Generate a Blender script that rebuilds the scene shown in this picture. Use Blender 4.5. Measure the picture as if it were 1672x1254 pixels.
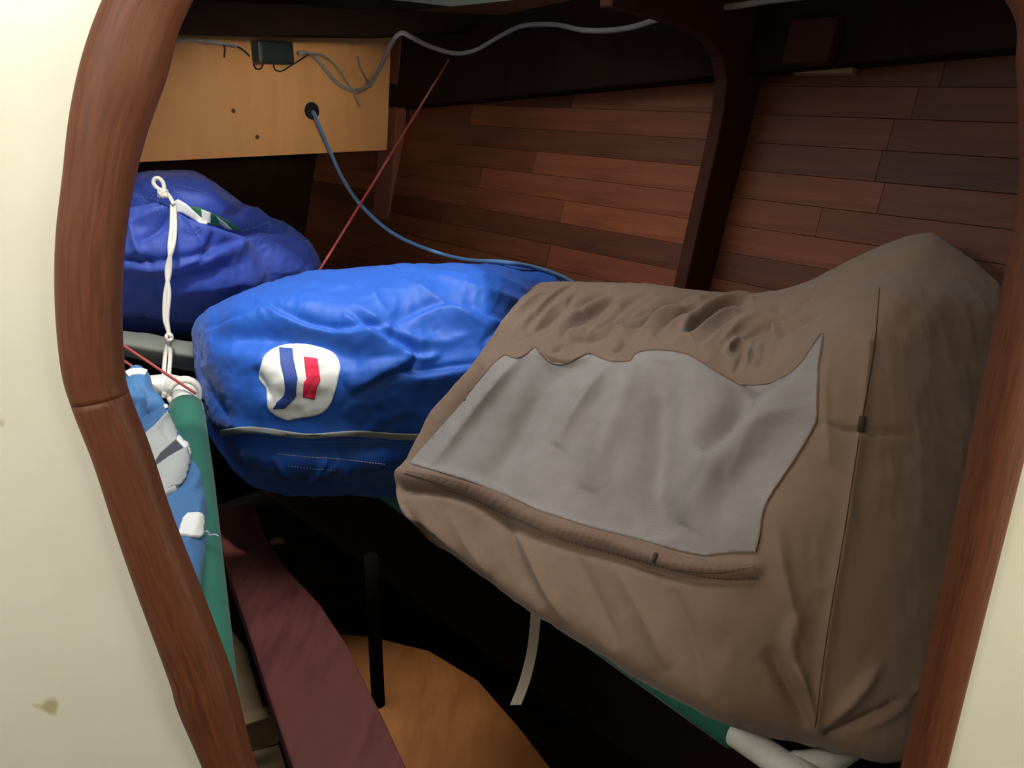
import bpy, bmesh, math, random
import numpy as np
from mathutils import Vector, Matrix
from mathutils.bvhtree import BVHTree
from mathutils.geometry import delaunay_2d_cdt

random.seed(7)
for o in list(bpy.data.objects):
    bpy.data.objects.remove(o, do_unlink=True)
SC = bpy.context.scene
COL = SC.collection
R = math.radians

# ------------------------------------------------------------------ camera
PITCH = 17.0
CAM = Vector((0.0, 0.0, 1.35))
F = 1440.0
cd = bpy.data.cameras.new('camera')
cam = bpy.data.objects.new('camera', cd)
COL.objects.link(cam)
cam.location = CAM
cam.rotation_euler = (R(90 - PITCH), 0, 0)
cd.sensor_width = 36.0
cd.lens = 36.0 * F / 1672.0
cd.clip_start = 0.01
SC.camera = cam

# ------------------------------------------------------------------ light
SC.view_settings.view_transform = 'Standard'
SC.view_settings.look = 'None'
SC.view_settings.gamma = 1.0
SC.view_settings.exposure = 0.0
try:
    SC.view_settings.use_curve_mapping = False
except Exception:
    pass
w = bpy.data.worlds.new('sky')
SC.world = w
w.use_nodes = True
w.node_tree.nodes['Background'].inputs['Color'].default_value = (0.75, 0.87, 1.0, 1)
w.node_tree.nodes['Background'].inputs['Strength'].default_value = 0.95


def lamp(name, kind, loc, target=None, energy=1.0, color=(1, 1, 1), size=0.3, size_y=None, direction=None):
    ld = bpy.data.lights.new(name, kind)
    ld.energy = energy
    ld.color = color
    o = bpy.data.objects.new(name, ld)
    COL.objects.link(o)
    o.location = loc
    v = Vector(direction) if direction else (Vector(target) - Vector(loc))
    o.rotation_euler = v.to_track_quat('-Z', 'Y').to_euler()
    if kind == 'AREA':
        ld.size = size
        if size_y:
            ld.shape = 'RECTANGLE'
            ld.size_y = size_y
    return o


SUN_DIR = Vector((-0.20, 0.50, -1.0))
sun = lamp('sun', 'SUN', (0, 0, 4), energy=2.2, color=(1.0, 0.97, 0.92), direction=SUN_DIR)
sun.data.angle = R(1.6)
# open sky straight above the fore hatch
lamp('hatch_skylight', 'AREA', (-0.28, 1.17, 2.20), direction=(0, 0, -1), energy=17, color=(0.95, 0.97, 1.0), size=0.85, size_y=0.75)
# daylight from the cabin's port and starboard side windows, just aft of the bulkhead
lamp('port_cabin_lamp', 'AREA', (-0.66, 0.06, 1.60), target=(-0.45, 0.62, 0.95), energy=5.3, color=(1.0, 0.98, 0.94), size=0.26, size_y=0.14)
lamp('starboard_cabin_window', 'AREA', (1.12, 0.05, 1.25), target=(0.5, 0.62, 0.95), energy=8.5, color=(1.0, 0.95, 0.82), size=0.40, size_y=0.16)
lamp('cabin_lamp', 'AREA', (-0.15, -0.9, 1.62), target=(0.2, 0.9, 0.8), energy=2.2, color=(1.0, 0.88, 0.62), size=0.30, size_y=0.30)
o = lamp('fascia_fill', 'AREA', (0.55, -1.0, 1.50), target=(-0.48, 1.8, 1.42), energy=0.45, color=(1.0, 0.93, 0.80), size=0.35, size_y=0.2)  # added lamp, narrow beam through the opening to brighten the ply fascia
o.data.spread = R(19)


# ------------------------------------------------------------------ picture -> place helpers
cp, sp_ = math.cos(R(PITCH)), math.sin(R(PITCH))
AX = np.array([1.0, 0, 0])
AY = np.array([0.0, sp_, cp])      # camera up
AZ = np.array([0.0, cp, -sp_])     # camera forward
CAMN = np.array(CAM)


def ray(px, py):
    return AX * ((px - 836) / F) + AY * ((627 - py) / F) + AZ


def at(px, py, d):
    return CAMN + ray(px, py) * d


def onplane(px, py, p0, n):
    r = ray(px, py)
    t = np.dot(np.asarray(p0) - CAMN, n) / np.dot(r, n)
    return CAMN + r * t


def onz(px, py, z):
    return onplane(px, py, (0, 0, z), np.array([0, 0, 1.0]))


def project(P):
    Q = P - CAMN
    d = Q @ AZ
    return 836 + F * (Q @ AX) / d, 627 - F * (Q @ AY) / d


def unit(v):
    v = np.asarray(v, float)
    return v / np.linalg.norm(v)


# ------------------------------------------------------------------ materials
def srgb(r, g, b):
    f = lambda c: (c / 255 / 12.92) if c / 255 <= 0.04045 else ((c / 255 + 0.055) / 1.055) ** 2.4
    return (f(r), f(g), f(b), 1.0)


def newmat(name):
    m = bpy.data.materials.new(name)
    m.use_nodes = True
    nt = m.node_tree
    return m, nt, nt.nodes['Principled BSDF']


def link(nt, a, b):
    nt.links.new(a, b)


def node(nt, t, **kw):
    n = nt.nodes.new(t)
    for k, v in kw.items():
        setattr(n, k, v)
    return n


def mixcol(nt, fac, a, b):
    n = node(nt, 'ShaderNodeMix', data_type='RGBA')
    for val, idx in ((fac, 0), (a, 6), (b, 7)):
        if hasattr(val, 'is_linked') or hasattr(val, 'links'):
            link(nt, val, n.inputs[idx])
        else:
            n.inputs[idx].default_value = val
    return n.outputs[2]


def noise(nt, vec, scale, detail=4, rough=0.55, dist=0.0):
    n = node(nt, 'ShaderNodeTexNoise')
    n.inputs['Scale'].default_value = scale
    n.inputs['Detail'].default_value = detail
    n.inputs['Roughness'].default_value = rough
    n.inputs['Distortion'].default_value = dist
    if vec is not None:
        link(nt, vec, n.inputs['Vector'])
    return n.outputs['Fac']


def mapping(nt, src, scale, rot=(0, 0, 0)):
    tc = node(nt, 'ShaderNodeTexCoord')
    mp = node(nt, 'ShaderNodeMapping')
    mp.inputs['Scale'].default_value = scale
    mp.inputs['Rotation'].default_value = rot
    link(nt, tc.outputs[src], mp.inputs['Vector'])
    return mp.outputs['Vector']


def ramp(nt, fac, lo, hi):
    n = node(nt, 'ShaderNodeMapRange')
    n.inputs['From Min'].default_value = lo
    n.inputs['From Max'].default_value = hi
    link(nt, fac, n.inputs['Value'])
    return n.outputs['Result']


def bump(nt, height, strength, dist, bs):
    n = node(nt, 'ShaderNodeBump')
    n.inputs['Strength'].default_value = strength
    n.inputs['Distance'].default_value = dist
    link(nt, height, n.inputs['Height'])
    link(nt, n.outputs['Normal'], bs.inputs['Normal'])


def wood(name, dark, light, src='Object', scale=(3, 60, 60), rough=0.4, coat=0.25, tint=False, bumps=0.15, spec=0.3):
    m, nt, bs = newmat(name)
    v = mapping(nt, src, scale)
    g = noise(nt, v, 1.0, 6, 0.6, 0.4)
    g2 = noise(nt, mapping(nt, src, tuple(s * 0.25 for s in scale)), 1.0, 3, 0.5)
    c = mixcol(nt, ramp(nt, g, 0.3, 0.7), dark, light)
    c = mixcol(nt, ramp(nt, g2, 0.35, 0.75), c, tuple(x * 0.72 for x in light[:3]) + (1,))
    if tint:
        oi = node(nt, 'ShaderNodeObjectInfo')
        mx = node(nt, 'ShaderNodeMix', data_type='RGBA', blend_type='MULTIPLY')
        mx.inputs[0].default_value = 1.0
        link(nt, c, mx.inputs[6])
        link(nt, oi.outputs['Color'], mx.inputs[7])
        c = mx.outputs[2]
    link(nt, c, bs.inputs['Base Color'])
    bs.inputs['Roughness'].default_value = rough
    bs.inputs['Coat Weight'].default_value = coat
    bs.inputs['Specular IOR Level'].default_value = spec
    bs.inputs['Coat Roughness'].default_value = 0.3
    bump(nt, g, bumps, 0.002, bs)
    return m


def cloth(name, col, col2=None, rough=0.75, sheen=0.15, weave=900, wstr=0.12, stain=0.12, spec=0.35):
    m, nt, bs = newmat(name)
    v = mapping(nt, 'Object', (1, 1, 1))
    n1 = noise(nt, v, 9.0, 5, 0.6)
    c2 = col2 or tuple(x * 0.72 for x in col[:3]) + (1,)
    mx = ramp(nt, n1, 0.35, 0.75)
    mul = node(nt, 'ShaderNodeMath', operation='MULTIPLY')
    mul.inputs[1].default_value = min(1.0, stain * 4)
    link(nt, mx, mul.inputs[0])
    link(nt, mixcol(nt, mul.outputs[0], col, c2), bs.inputs['Base Color'])
    bs.inputs['Roughness'].default_value = rough
    bs.inputs['Specular IOR Level'].default_value = spec
    bs.inputs['Sheen Weight'].default_value = sheen
    bump(nt, noise(nt, v, weave, 2, 0.5), wstr, 0.001, bs)
    return m


def plain(name, col, rough=0.5, metal=0.0, spec=0.5):
    m, nt, bs = newmat(name)
    v = mapping(nt, 'Object', (1, 1, 1))
    n1 = noise(nt, v, 30.0, 4, 0.6)
    link(nt, mixcol(nt, ramp(nt, n1, 0.35, 0.8), col, tuple(x * 0.8 for x in col[:3]) + (1,)), bs.inputs['Base Color'])
    bs.inputs['Roughness'].default_value = rough
    bs.inputs['Metallic'].default_value = metal
    bs.inputs['Specular IOR Level'].default_value = spec
    return m


M = {}
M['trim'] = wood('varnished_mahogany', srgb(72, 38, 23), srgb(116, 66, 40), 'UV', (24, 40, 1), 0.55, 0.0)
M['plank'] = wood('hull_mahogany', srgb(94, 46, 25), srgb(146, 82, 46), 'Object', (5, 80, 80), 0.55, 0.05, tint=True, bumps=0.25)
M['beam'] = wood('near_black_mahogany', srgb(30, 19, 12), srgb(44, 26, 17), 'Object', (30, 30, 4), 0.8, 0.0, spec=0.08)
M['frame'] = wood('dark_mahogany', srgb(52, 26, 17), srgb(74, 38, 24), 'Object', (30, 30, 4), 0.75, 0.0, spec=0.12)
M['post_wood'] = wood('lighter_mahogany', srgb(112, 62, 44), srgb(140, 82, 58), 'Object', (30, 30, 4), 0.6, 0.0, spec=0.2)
M['ply'] = wood('birch_plywood', srgb(214, 146, 84), srgb(232, 168, 104), 'Object', (14, 14, 3), 0.6, 0.0)
M['redboard'] = wood('oxblood_board', srgb(74, 34, 32), srgb(112, 62, 55), 'Object', (46, 7, 40), 0.6, 0.0, spec=0.2)
M['orange'] = wood('orange_plywood', srgb(150, 88, 40), srgb(196, 124, 64), 'Object', (30, 7, 30), 0.55, 0.0)
M['darkwood'] = wood('dark_bilge_wood', srgb(28, 20, 14), srgb(42, 30, 21), 'Object', (5, 30, 30), 0.9, 0.0, spec=0.04)
M['palewood'] = wood('worn_pale_wood', srgb(120, 96, 66), srgb(160, 132, 96), 'Object', (6, 30, 30), 0.7, 0.0)
M['blue'] = cloth('royal_blue_nylon', srgb(32, 90, 184), srgb(28, 80, 168), 0.55, 0.1, 1400, 0.08, 0.1)
M['navy'] = cloth('violet_blue_nylon', srgb(52, 76, 164), srgb(44, 62, 142), 0.6, 0.1, 1200, 0.1, 0.15)
M['beige'] = cloth('taupe_canvas', srgb(130, 106, 88), srgb(110, 89, 72), 0.9, 0.15, 800, 0.2, 0.14, 0.15)
M['hem'] = cloth('taupe_hem', srgb(124, 98, 82), srgb(102, 79, 64), 0.9, 0.15, 420, 0.5, 0.16, 0.15)
M['strap'] = cloth('pale_webbing', srgb(150, 138, 120), None, 0.85, 0.1, 1500, 0.2)
M['white_cloth'] = cloth('white_sailcloth', srgb(236, 234, 226), None, 0.6, 0.05, 1500, 0.06, 0.04)
M['grey_cloth'] = cloth('grey_sailcloth', srgb(176, 178, 172), None, 0.65, 0.05, 1500, 0.08, 0.1)
M['greygreen'] = cloth('greygreen_canvas', srgb(120, 122, 110), None, 0.8, 0.1, 900, 0.15, 0.15)
M['skyblue'] = cloth('sky_blue_canvas', srgb(64, 110, 156), srgb(56, 98, 142), 0.65, 0.1, 1200, 0.1, 0.12)
M['green'] = cloth('green_canvas', srgb(36, 104, 84), srgb(30, 86, 70), 0.8, 0.1, 900, 0.2, 0.18)
M['logo_blue'] = cloth('print_blue', srgb(48, 74, 150), None, 0.6, 0.05, 1500, 0.06, 0.05)
M['logo_red'] = cloth('print_red', srgb(232, 44, 78), None, 0.6, 0.05, 1500, 0.06, 0.05)
M['sail_green'] = cloth('print_green', srgb(34, 104, 66), None, 0.6, 0.05, 1500, 0.06, 0.05)
M['cord'] = cloth('white_cord', srgb(226, 218, 202), None, 0.8, 0.1, 2500, 0.3, 0.1)
M['red_cord'] = cloth('red_cord', srgb(168, 52, 50), srgb(190, 110, 96), 0.8, 0.1, 2500, 0.3, 0.2)
M['blue_cord'] = cloth('blue_cord', srgb(84, 128, 176), srgb(110, 144, 178), 0.7, 0.1, 2500, 0.3, 0.2)
M['stitch'] = cloth('pale_thread', srgb(176, 180, 190), None, 0.8, 0.1, 2500, 0.3)
M['stitch_b'] = cloth('blue_thread', srgb(120, 140, 196), None, 0.8, 0.1, 2500, 0.3)
M['dark_thread'] = cloth('dark_thread', srgb(70, 52, 42), None, 0.9, 0.1, 2500, 0.3)
M['cable'] = plain('white_cable', srgb(150, 140, 128), 0.45)
M['cable_dark'] = plain('dark_wire', srgb(40, 36, 34), 0.5)
M['box'] = plain('dark_green_plastic', srgb(38, 48, 44), 0.45)
M['pipe'] = plain('white_pipe', srgb(220, 218, 208), 0.35)
M['post'] = plain('black_paint', srgb(20, 17, 15), 1.0, 0.0, 0.05)
M['hole'] = plain('dark_hole', srgb(30, 22, 18), 0.9)
M['screw'] = plain('rusty_screw', srgb(92, 62, 42), 0.6, 0.4)
M['dark_lining'] = cloth('dark_lining', srgb(70, 72, 78), None, 0.8, 0.05, 1500, 0.1)
M['deckhead'] = plain('cream_deckhead', srgb(224, 216, 190), 0.5)


def paint():
    m, nt, bs = newmat('cream_gloss_paint')
    v = mapping(nt, 'Object', (1, 1, 1))
    n1 = noise(nt, v, 5.0, 4, 0.6)
    c = mixcol(nt, ramp(nt, n1, 0.3, 0.8), srgb(226, 223, 206), srgb(218, 214, 194))
    n2 = noise(nt, v, 17.0, 2, 0.5)
    c = mixcol(nt, ramp(nt, n2, 0.72, 0.75), c, srgb(182, 170, 132))
    link(nt, c, bs.inputs['Base Color'])
    bs.inputs['Roughness'].default_value = 0.32
    bump(nt, noise(nt, v, 26.0, 3, 0.5), 0.06, 0.004, bs)
    return m


M['paint'] = paint()


def mesh_fabric():
    m, nt, bs = newmat('grey_mesh_fabric')
    tc = node(nt, 'ShaderNodeTexCoord')
    mp = node(nt, 'ShaderNodeMapping')
    mp.inputs['Scale'].default_value = (1, 1, 1)
    link(nt, tc.outputs['UV'], mp.inputs['Vector'])
    sx = node(nt, 'ShaderNodeSeparateXYZ')
    link(nt, mp.outputs['Vector'], sx.inputs[0])
    outs = []
    for k in ('X', 'Y'):
        mu = node(nt, 'ShaderNodeMath', operation='MULTIPLY')
        mu.inputs[1].default_value = 2 * math.pi / 0.0022
        link(nt, sx.outputs[k], mu.inputs[0])
        s = node(nt, 'ShaderNodeMath', operation='SINE')
        link(nt, mu.outputs[0], s.inputs[0])
        outs.append(s.outputs[0])
    mx = node(nt, 'ShaderNodeMath', operation='MINIMUM')
    link(nt, outs[0], mx.inputs[0])
    link(nt, outs[1], mx.inputs[1])
    hole = ramp(nt, mx.outputs[0], 0.15, 0.5)
    n1 = noise(nt, tc.outputs['Object'], 7.0, 4, 0.6)
    thread = mixcol(nt, ramp(nt, n1, 0.35, 0.75), srgb(146, 137, 130), srgb(122, 113, 105))
    n2 = noise(nt, tc.outputs['Object'], 3.5, 3, 0.6)
    mul = node(nt, 'ShaderNodeMath', operation='MULTIPLY')
    mul.inputs[1].default_value = 0.22
    link(nt, hole, mul.inputs[0])
    link(nt, mixcol(nt, mul.outputs[0], thread, srgb(104, 92, 74)), bs.inputs['Base Color'])
    bs.inputs['Roughness'].default_value = 0.75
    bs.inputs['Sheen Weight'].default_value = 0.1
    bs.inputs['Specular IOR Level'].default_value = 0.25
    bump(nt, mx.outputs[0], 0.1, 0.001, bs)
    return m


M['mesh'] = mesh_fabric()


# ------------------------------------------------------------------ object helpers
def mk(name, verts, faces, mat, parent=None, smooth=True, uvs=None, pivot=None):
    """one mesh object; vertices given in world space, origin moved to its base"""
    V = np.asarray(verts, float).reshape(-1, 3)
    if parent is not None:
        piv = np.array(parent.location) if pivot is None else np.asarray(pivot)
    elif pivot is not None:
        piv = np.asarray(pivot, float)
    else:
        piv = np.array([(V[:, 0].min() + V[:, 0].max()) / 2, (V[:, 1].min() + V[:, 1].max()) / 2, V[:, 2].min()])
    me = bpy.data.meshes.new(name)
    me.from_pydata((V - piv).tolist(), [], [tuple(int(i) for i in f) for f in faces])
    if uvs is not None:
        ul = me.uv_layers.new(name='uv')
        U = np.asarray(uvs, float)
        vi = np.zeros(len(me.loops), dtype=np.int32)
        me.loops.foreach_get('vertex_index', vi)
        ul.data.foreach_set('uv', U[vi].ravel())
    if smooth:
        me.polygons.foreach_set('use_smooth', [True] * len(me.polygons))
    me.materials.append(M[mat] if isinstance(mat, str) else mat)
    me.update()
    o = bpy.data.objects.new(name, me)
    COL.objects.link(o)
    if parent is not None:
        o.parent = parent
        # parents of a sub-part sit at the thing's own pivot
        o.location = Vector(piv) - Vector(world_loc(parent))
    else:
        o.location = piv
    return o


def world_loc(o):
    v = Vector((0, 0, 0))
    while o is not None:
        v += o.location
        o = o.parent
    return v


def part(name, verts, faces, mat, parent, **kw):
    kw['pivot'] = np.array(world_loc(parent))
    return mk(name, verts, faces, mat, parent, **kw)


def fixn(o):
    bm = bmesh.new()
    bm.from_mesh(o.data)
    bmesh.ops.recalc_face_normals(bm, faces=bm.faces[:])
    bm.to_mesh(o.data)
    bm.free()
    return o


def tag(o, label, cat, group=None):
    o['label'] = label
    o['category'] = cat
    if group:
        o['group'] = group
    return o


def struct(o):
    o['kind'] = 'structure'
    return o


def empty(name, loc):
    o = bpy.data.objects.new(name, None)
    o.empty_display_size = 0.05
    COL.objects.link(o)
    o.location = loc
    return o


def bevel(o, width=0.002, seg=2):
    b = o.modifiers.new('bevel', 'BEVEL')
    b.width = width
    b.segments = seg
    b.limit_method = 'ANGLE'
    return o


def cr(P, n, closed=False):
    """Catmull-Rom resample of control points P (m,...) to n samples per span"""
    P = np.asarray(P, float)
    m = len(P)
    out = []
    spans = m if closed else m - 1
    for i in range(spans):
        if closed:
            p0, p1, p2, p3 = P[(i - 1) % m], P[i], P[(i + 1) % m], P[(i + 2) % m]
        else:
            p1, p2 = P[i], P[i + 1]
            p0 = P[i - 1] if i > 0 else 2 * p1 - p2
            p3 = P[i + 2] if i + 2 < m else 2 * p2 - p1
        for k in range(n):
            t = k / n
            out.append(0.5 * ((2 * p1) + (p2 - p0) * t + (2 * p0 - 5 * p1 + 4 * p2 - p3) * t * t + (3 * p1 - p0 - 3 * p2 + p3) * t ** 3))
    if not closed:
        out.append(P[-1])
    return np.array(out)


def grid_faces(nu, nv, wrap_v=False):
    f = []
    for i in range(nu - 1):
        for j in range(nv if wrap_v else nv - 1):
            j2 = (j + 1) % nv
            f.append((i * nv + j, i * nv + j2, (i + 1) * nv + j2, (i + 1) * nv + j))
    return f


def tube_geo(path, radius, seg=10, prof=None, normal=None, cap=True):
    path = np.asarray(path, float)
    n = len(path)
    T = np.gradient(path, axis=0)
    T /= np.linalg.norm(T, axis=1)[:, None] + 1e-12
    rad = np.full(n, radius) if np.isscalar(radius) else np.asarray(radius)
    ref = np.array([0.02, 0.1, 1.0]) if normal is None else np.asarray(normal, float)
    V, U = [], []
    L = 0
    N = ref - T[0] * np.dot(ref, T[0])
    if np.linalg.norm(N) < 1e-4:
        N = np.array([1.0, 0, 0]) - T[0] * T[0][0]
    for i in range(n):
        base = N if normal is None else ref
        N = base - T[i] * np.dot(base, T[i])
        N /= np.linalg.norm(N) + 1e-12
        B = np.cross(T[i], N)
        if i:
            L += np.linalg.norm(path[i] - path[i - 1])
        for k in range(seg):
            a = 2 * math.pi * k / seg
            if prof is None:
                x, y = math.cos(a), math.sin(a)
            else:
                x, y = prof(a)
            V.append(path[i] + rad[i] * (B * x + N * y))
            U.append((L, k / seg))
    Fc = grid_faces(n, seg, True)
    if cap:
        Fc.append(tuple(range(seg - 1, -1, -1)))
        Fc.append(tuple((n - 1) * seg + k for k in range(seg)))
    return V, Fc, U


def tube(name, path, radius, mat, parent=None, seg=10, **kw):
    V, Fc, U = tube_geo(path, radius, seg, **kw)
    o = mk(name, V, Fc, mat, None, uvs=U) if parent is None else part(name, V, Fc, mat, parent, uvs=U)
    return fixn(o)


def box_geo(o3, ax, ay, az, lx, ly, lz):
    V = []
    for i in (0, 1):
        for j in (0, 1):
            for k in (0, 1):
                V.append(np.asarray(o3) + ax * lx * i + ay * ly * j + az * lz * k)
    return V, [(0, 1, 3, 2), (4, 6, 7, 5), (0, 4, 5, 1), (2, 3, 7, 6), (0, 2, 6, 4), (1, 5, 7, 3)]


def box(name, o3, ax, ay, az, lx, ly, lz, mat, parent=None, bev=0.002):
    """box built in its own axes so that wood grain follows its length"""
    ax, ay, az = unit(ax), unit(ay), unit(az)
    V, Fc = box_geo((0, 0, 0), np.array([1., 0, 0]), np.array([0, 1., 0]), np.array([0, 0, 1.]), lx, ly, lz)
    me = bpy.data.meshes.new(name)
    me.from_pydata([tuple(v) for v in V], [], Fc)
    me.materials.append(M[mat])
    o = bpy.data.objects.new(name, me)
    COL.objects.link(o)
    mw = Matrix(((ax[0], ay[0], az[0], o3[0]), (ax[1], ay[1], az[1], o3[1]), (ax[2], ay[2], az[2], o3[2]), (0, 0, 0, 1)))
    if parent is not None:
        o.parent = parent
        mw = Matrix.Translation(-world_loc(parent)) @ mw
    o.matrix_local = mw
    fixn(o)
    if bev:
        bevel(o, bev)
    return o


def slab(name, poly_px, plane_pt, n, thick, mat, parent=None, bev=0.002, poly3=None):
    """prism: outline on a plane, pushed back along -n by its thickness"""
    n = unit(n)
    P = np.array([onplane(x, y, plane_pt, n) for x, y in poly_px]) if poly3 is None else np.asarray(poly3)
    m = len(P)
    V = np.vstack([P, P - n * thick])
    Fc = [tuple(range(m)), tuple(range(2 * m - 1, m - 1, -1))]
    for i in range(m):
        j = (i + 1) % m
        Fc.append((i, m + i, m + j, j))
    o = mk(name, V, Fc, mat, None, smooth=False) if parent is None else part(name, V, Fc, mat, parent, smooth=False)
    fixn(o)
    if bev:
        bevel(o, bev)
    return o


# ------------------------------------------------------------------ cloth shapes
def hash3(i, j, k, s):
    n = (i * 374761393 + j * 668265263 + k * 2147483647 + s * 1274126177) & 0xFFFFFFFF
    n = ((n ^ (n >> 13)) * 1274126177) & 0xFFFFFFFF
    return ((n ^ (n >> 16)) & 0xFFFF) / 65535.0


def vnoise(P, seed=0):
    I = np.floor(P).astype(np.int64)
    f = P - I
    u = f * f * f * (f * (f * 6 - 15) + 10)
    out = 0
    for a in (0, 1):
        for b in (0, 1):
            for c in (0, 1):
                wgt = (u[:, 0] if a else 1 - u[:, 0]) * (u[:, 1] if b else 1 - u[:, 1]) * (u[:, 2] if c else 1 - u[:, 2])
                out = out + wgt * hash3(I[:, 0] + a, I[:, 1] + b, I[:, 2] + c, seed)
    return out * 2 - 1


def fbm(P, seed=0, oct=3):
    o, a = 0, 1.0
    for k in range(oct):
        o = o + a * vnoise(P * 2.0 ** k + 17.3 * k, seed + k)
        a *= 0.5
    return o


def ridged(P, seed=0, oct=3):
    o, a = 0, 1.0
    for k in range(oct):
        o = o + a * (1 - 2 * np.abs(vnoise(P * 2.0 ** k + 9.1 * k, seed + k)))
        a *= 0.5
    return o


def polyline_dist(x, y, pts):
    """signed distance and parameter 0..1 along a polyline for many points"""
    pts = cr(np.array(pts, float), 5) if len(pts) > 2 else np.array(pts, float)
    seg = np.diff(pts, axis=0)
    ln = np.linalg.norm(seg, axis=1)
    cum = np.concatenate([[0], np.cumsum(ln)])
    best = np.full(x.shape, 1e9)
    sd = np.zeros(x.shape)
    tt = np.zeros(x.shape)
    for i in range(len(seg)):
        dx, dy = x - pts[i, 0], y - pts[i, 1]
        t = np.clip((dx * seg[i, 0] + dy * seg[i, 1]) / (ln[i] ** 2 + 1e-9), 0, 1)
        ex, ey = dx - t * seg[i, 0], dy - t * seg[i, 1]
        d = np.hypot(ex, ey)
        s = np.sign(seg[i, 0] * ey - seg[i, 1] * ex)
        b = d < best
        best[b] = d[b]
        sd[b] = (d * s)[b]
        tt[b] = (cum[i] + t[b] * ln[i]) / cum[-1]
    return best, sd, tt


def vnormals(V, faces_q):
    N = np.zeros_like(V)
    a, b, c, d = (V[faces_q[:, k]] for k in range(4))
    n = np.cross(c - a, d - b)
    for k in range(4):
        np.add.at(N, faces_q[:, k], n)
    return N / (np.linalg.norm(N, axis=1)[:, None] + 1e-12)


def loft(rings, nu, nv):
    """rings: S x K x 3 control net, closed around, ends pulled shut"""
    A = np.asarray(rings, float)
    S, K, _ = A.shape
    B = np.array([cr(A[s], nv, True) for s in range(S)])
    C = cr(B.reshape(S, -1), nu).reshape(-1, B.shape[1], 3)
    n, m, _ = C.shape
    V = C.reshape(-1, 3)
    Fq = np.array(grid_faces(n, m, True))
    c0, c1 = C[0].mean(0), C[-1].mean(0)
    return V, Fq, n, m, (c0, c1)


def cloth_body(V, Fq, folds=(), fine=0.0015, finescale=(18, 18, 18), seed=1, wr=0.0, wrscale=(30, 6, 12), clamp=None, back=0.25):
    N = vnormals(V, Fq)
    cen = V.mean(0)
    if np.mean(np.sum(N * (V - cen), axis=1)) < 0:
        N = -N
    px, py = project(V)
    view = (V - CAMN)
    view /= np.linalg.norm(view, axis=1)[:, None]
    face = np.clip(-np.sum(N * view, axis=1) * 3 + back, 0, 1)
    D = np.zeros(len(V))
    for f in folds:
        pts, wpx, h = f[0], f[1], f[2]
        kind = f[3] if len(f) > 3 else 'r'
        best, sd, t = polyline_dist(px, py, pts)
        env = np.clip(np.sin(np.pi * np.clip(t, 0.0, 1.0)), 0, 1) ** 0.55 if kind.islower() else np.ones_like(t)
        k = kind.lower()
        if k == 'r':
            prof = 0.35 * np.exp(-(best / wpx) ** 2) + 0.65 * np.exp(-best / (0.75 * wpx))
        elif k == 'g':
            prof = np.exp(-(best / wpx) ** 2)
        else:                                   # 's': lip that stands up on one side of the line and falls off on the other
            prof = np.where(sd > 0, np.exp(-(sd / (2.6 * wpx)) ** 2), np.exp(-(sd / (0.5 * wpx)) ** 2) * 1.0) - 0.35 * np.exp(-((sd + 0.9 * wpx) / (0.7 * wpx)) ** 2)
        D += h * prof * env * face
    if wr:
        D += wr * ridged(V * np.array(wrscale), seed + 20, 3)
    D += fine * fbm(V * np.array(finescale), seed, 4)
    V2 = V + N * D[:, None]
    if clamp is not None:
        p0, n = clamp
        ex = np.maximum(0, (V2 - p0) @ n)
        V2 = V2 - ex[:, None] * n
    return V2


def body_obj(name, V, Fq, n, m, ends, mat, parent=None):
    faces = [tuple(f) for f in Fq]
    V = np.vstack([V, [V[:m].mean(0)], [V[(n - 1) * m:].mean(0)]])
    a, b = n * m, n * m + 1
    for j in range(m):
        faces.append((a, (j + 1) % m, j))
        faces.append((b, (n - 1) * m + j, (n - 1) * m + (j + 1) % m))
    o = mk(name, V, faces, mat) if parent is None else part(name, V, faces, mat, parent)
    fixn(o)
    tris = [(f[0], f[1], f[2]) for f in faces] + [(f[0], f[2], f[3]) for f in faces if len(f) == 4]
    return o, BVHTree.FromPolygons([tuple(v) for v in V], tris)


def hit(bvh, px, py, off, fallback=None):
    r = ray(px, py)
    r = r / np.linalg.norm(r)
    loc, nor, idx, dist = bvh.ray_cast(Vector(CAMN), Vector(r))
    if loc is None:
        return fallback
    nor = np.array(nor)
    if np.dot(nor, r) > 0:
        nor = -nor
    return np.array(loc) + nor * off


def densify(outline, step=3.0, smooth=True):
    P = np.array(outline, float)
    if smooth:
        P = cr(P, 8, True)
    Q = []
    for i in range(len(P)):
        a, b = P[i], P[(i + 1) % len(P)]
        k = max(1, int(np.linalg.norm(b - a) / step))
        for t in range(k):
            Q.append(a + (b - a) * t / k)
    return np.array(Q)


def inside(poly, x, y):
    c = np.zeros(x.shape, bool)
    n = len(poly)
    for i in range(n):
        x0, y0 = poly[i]
        x1, y1 = poly[(i + 1) % n]
        if y0 == y1:
            continue
        k = ((y0 > y) != (y1 > y)) & (x < (x1 - x0) * (y - y0) / (y1 - y0) + x0)
        c ^= k
    return c


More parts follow.
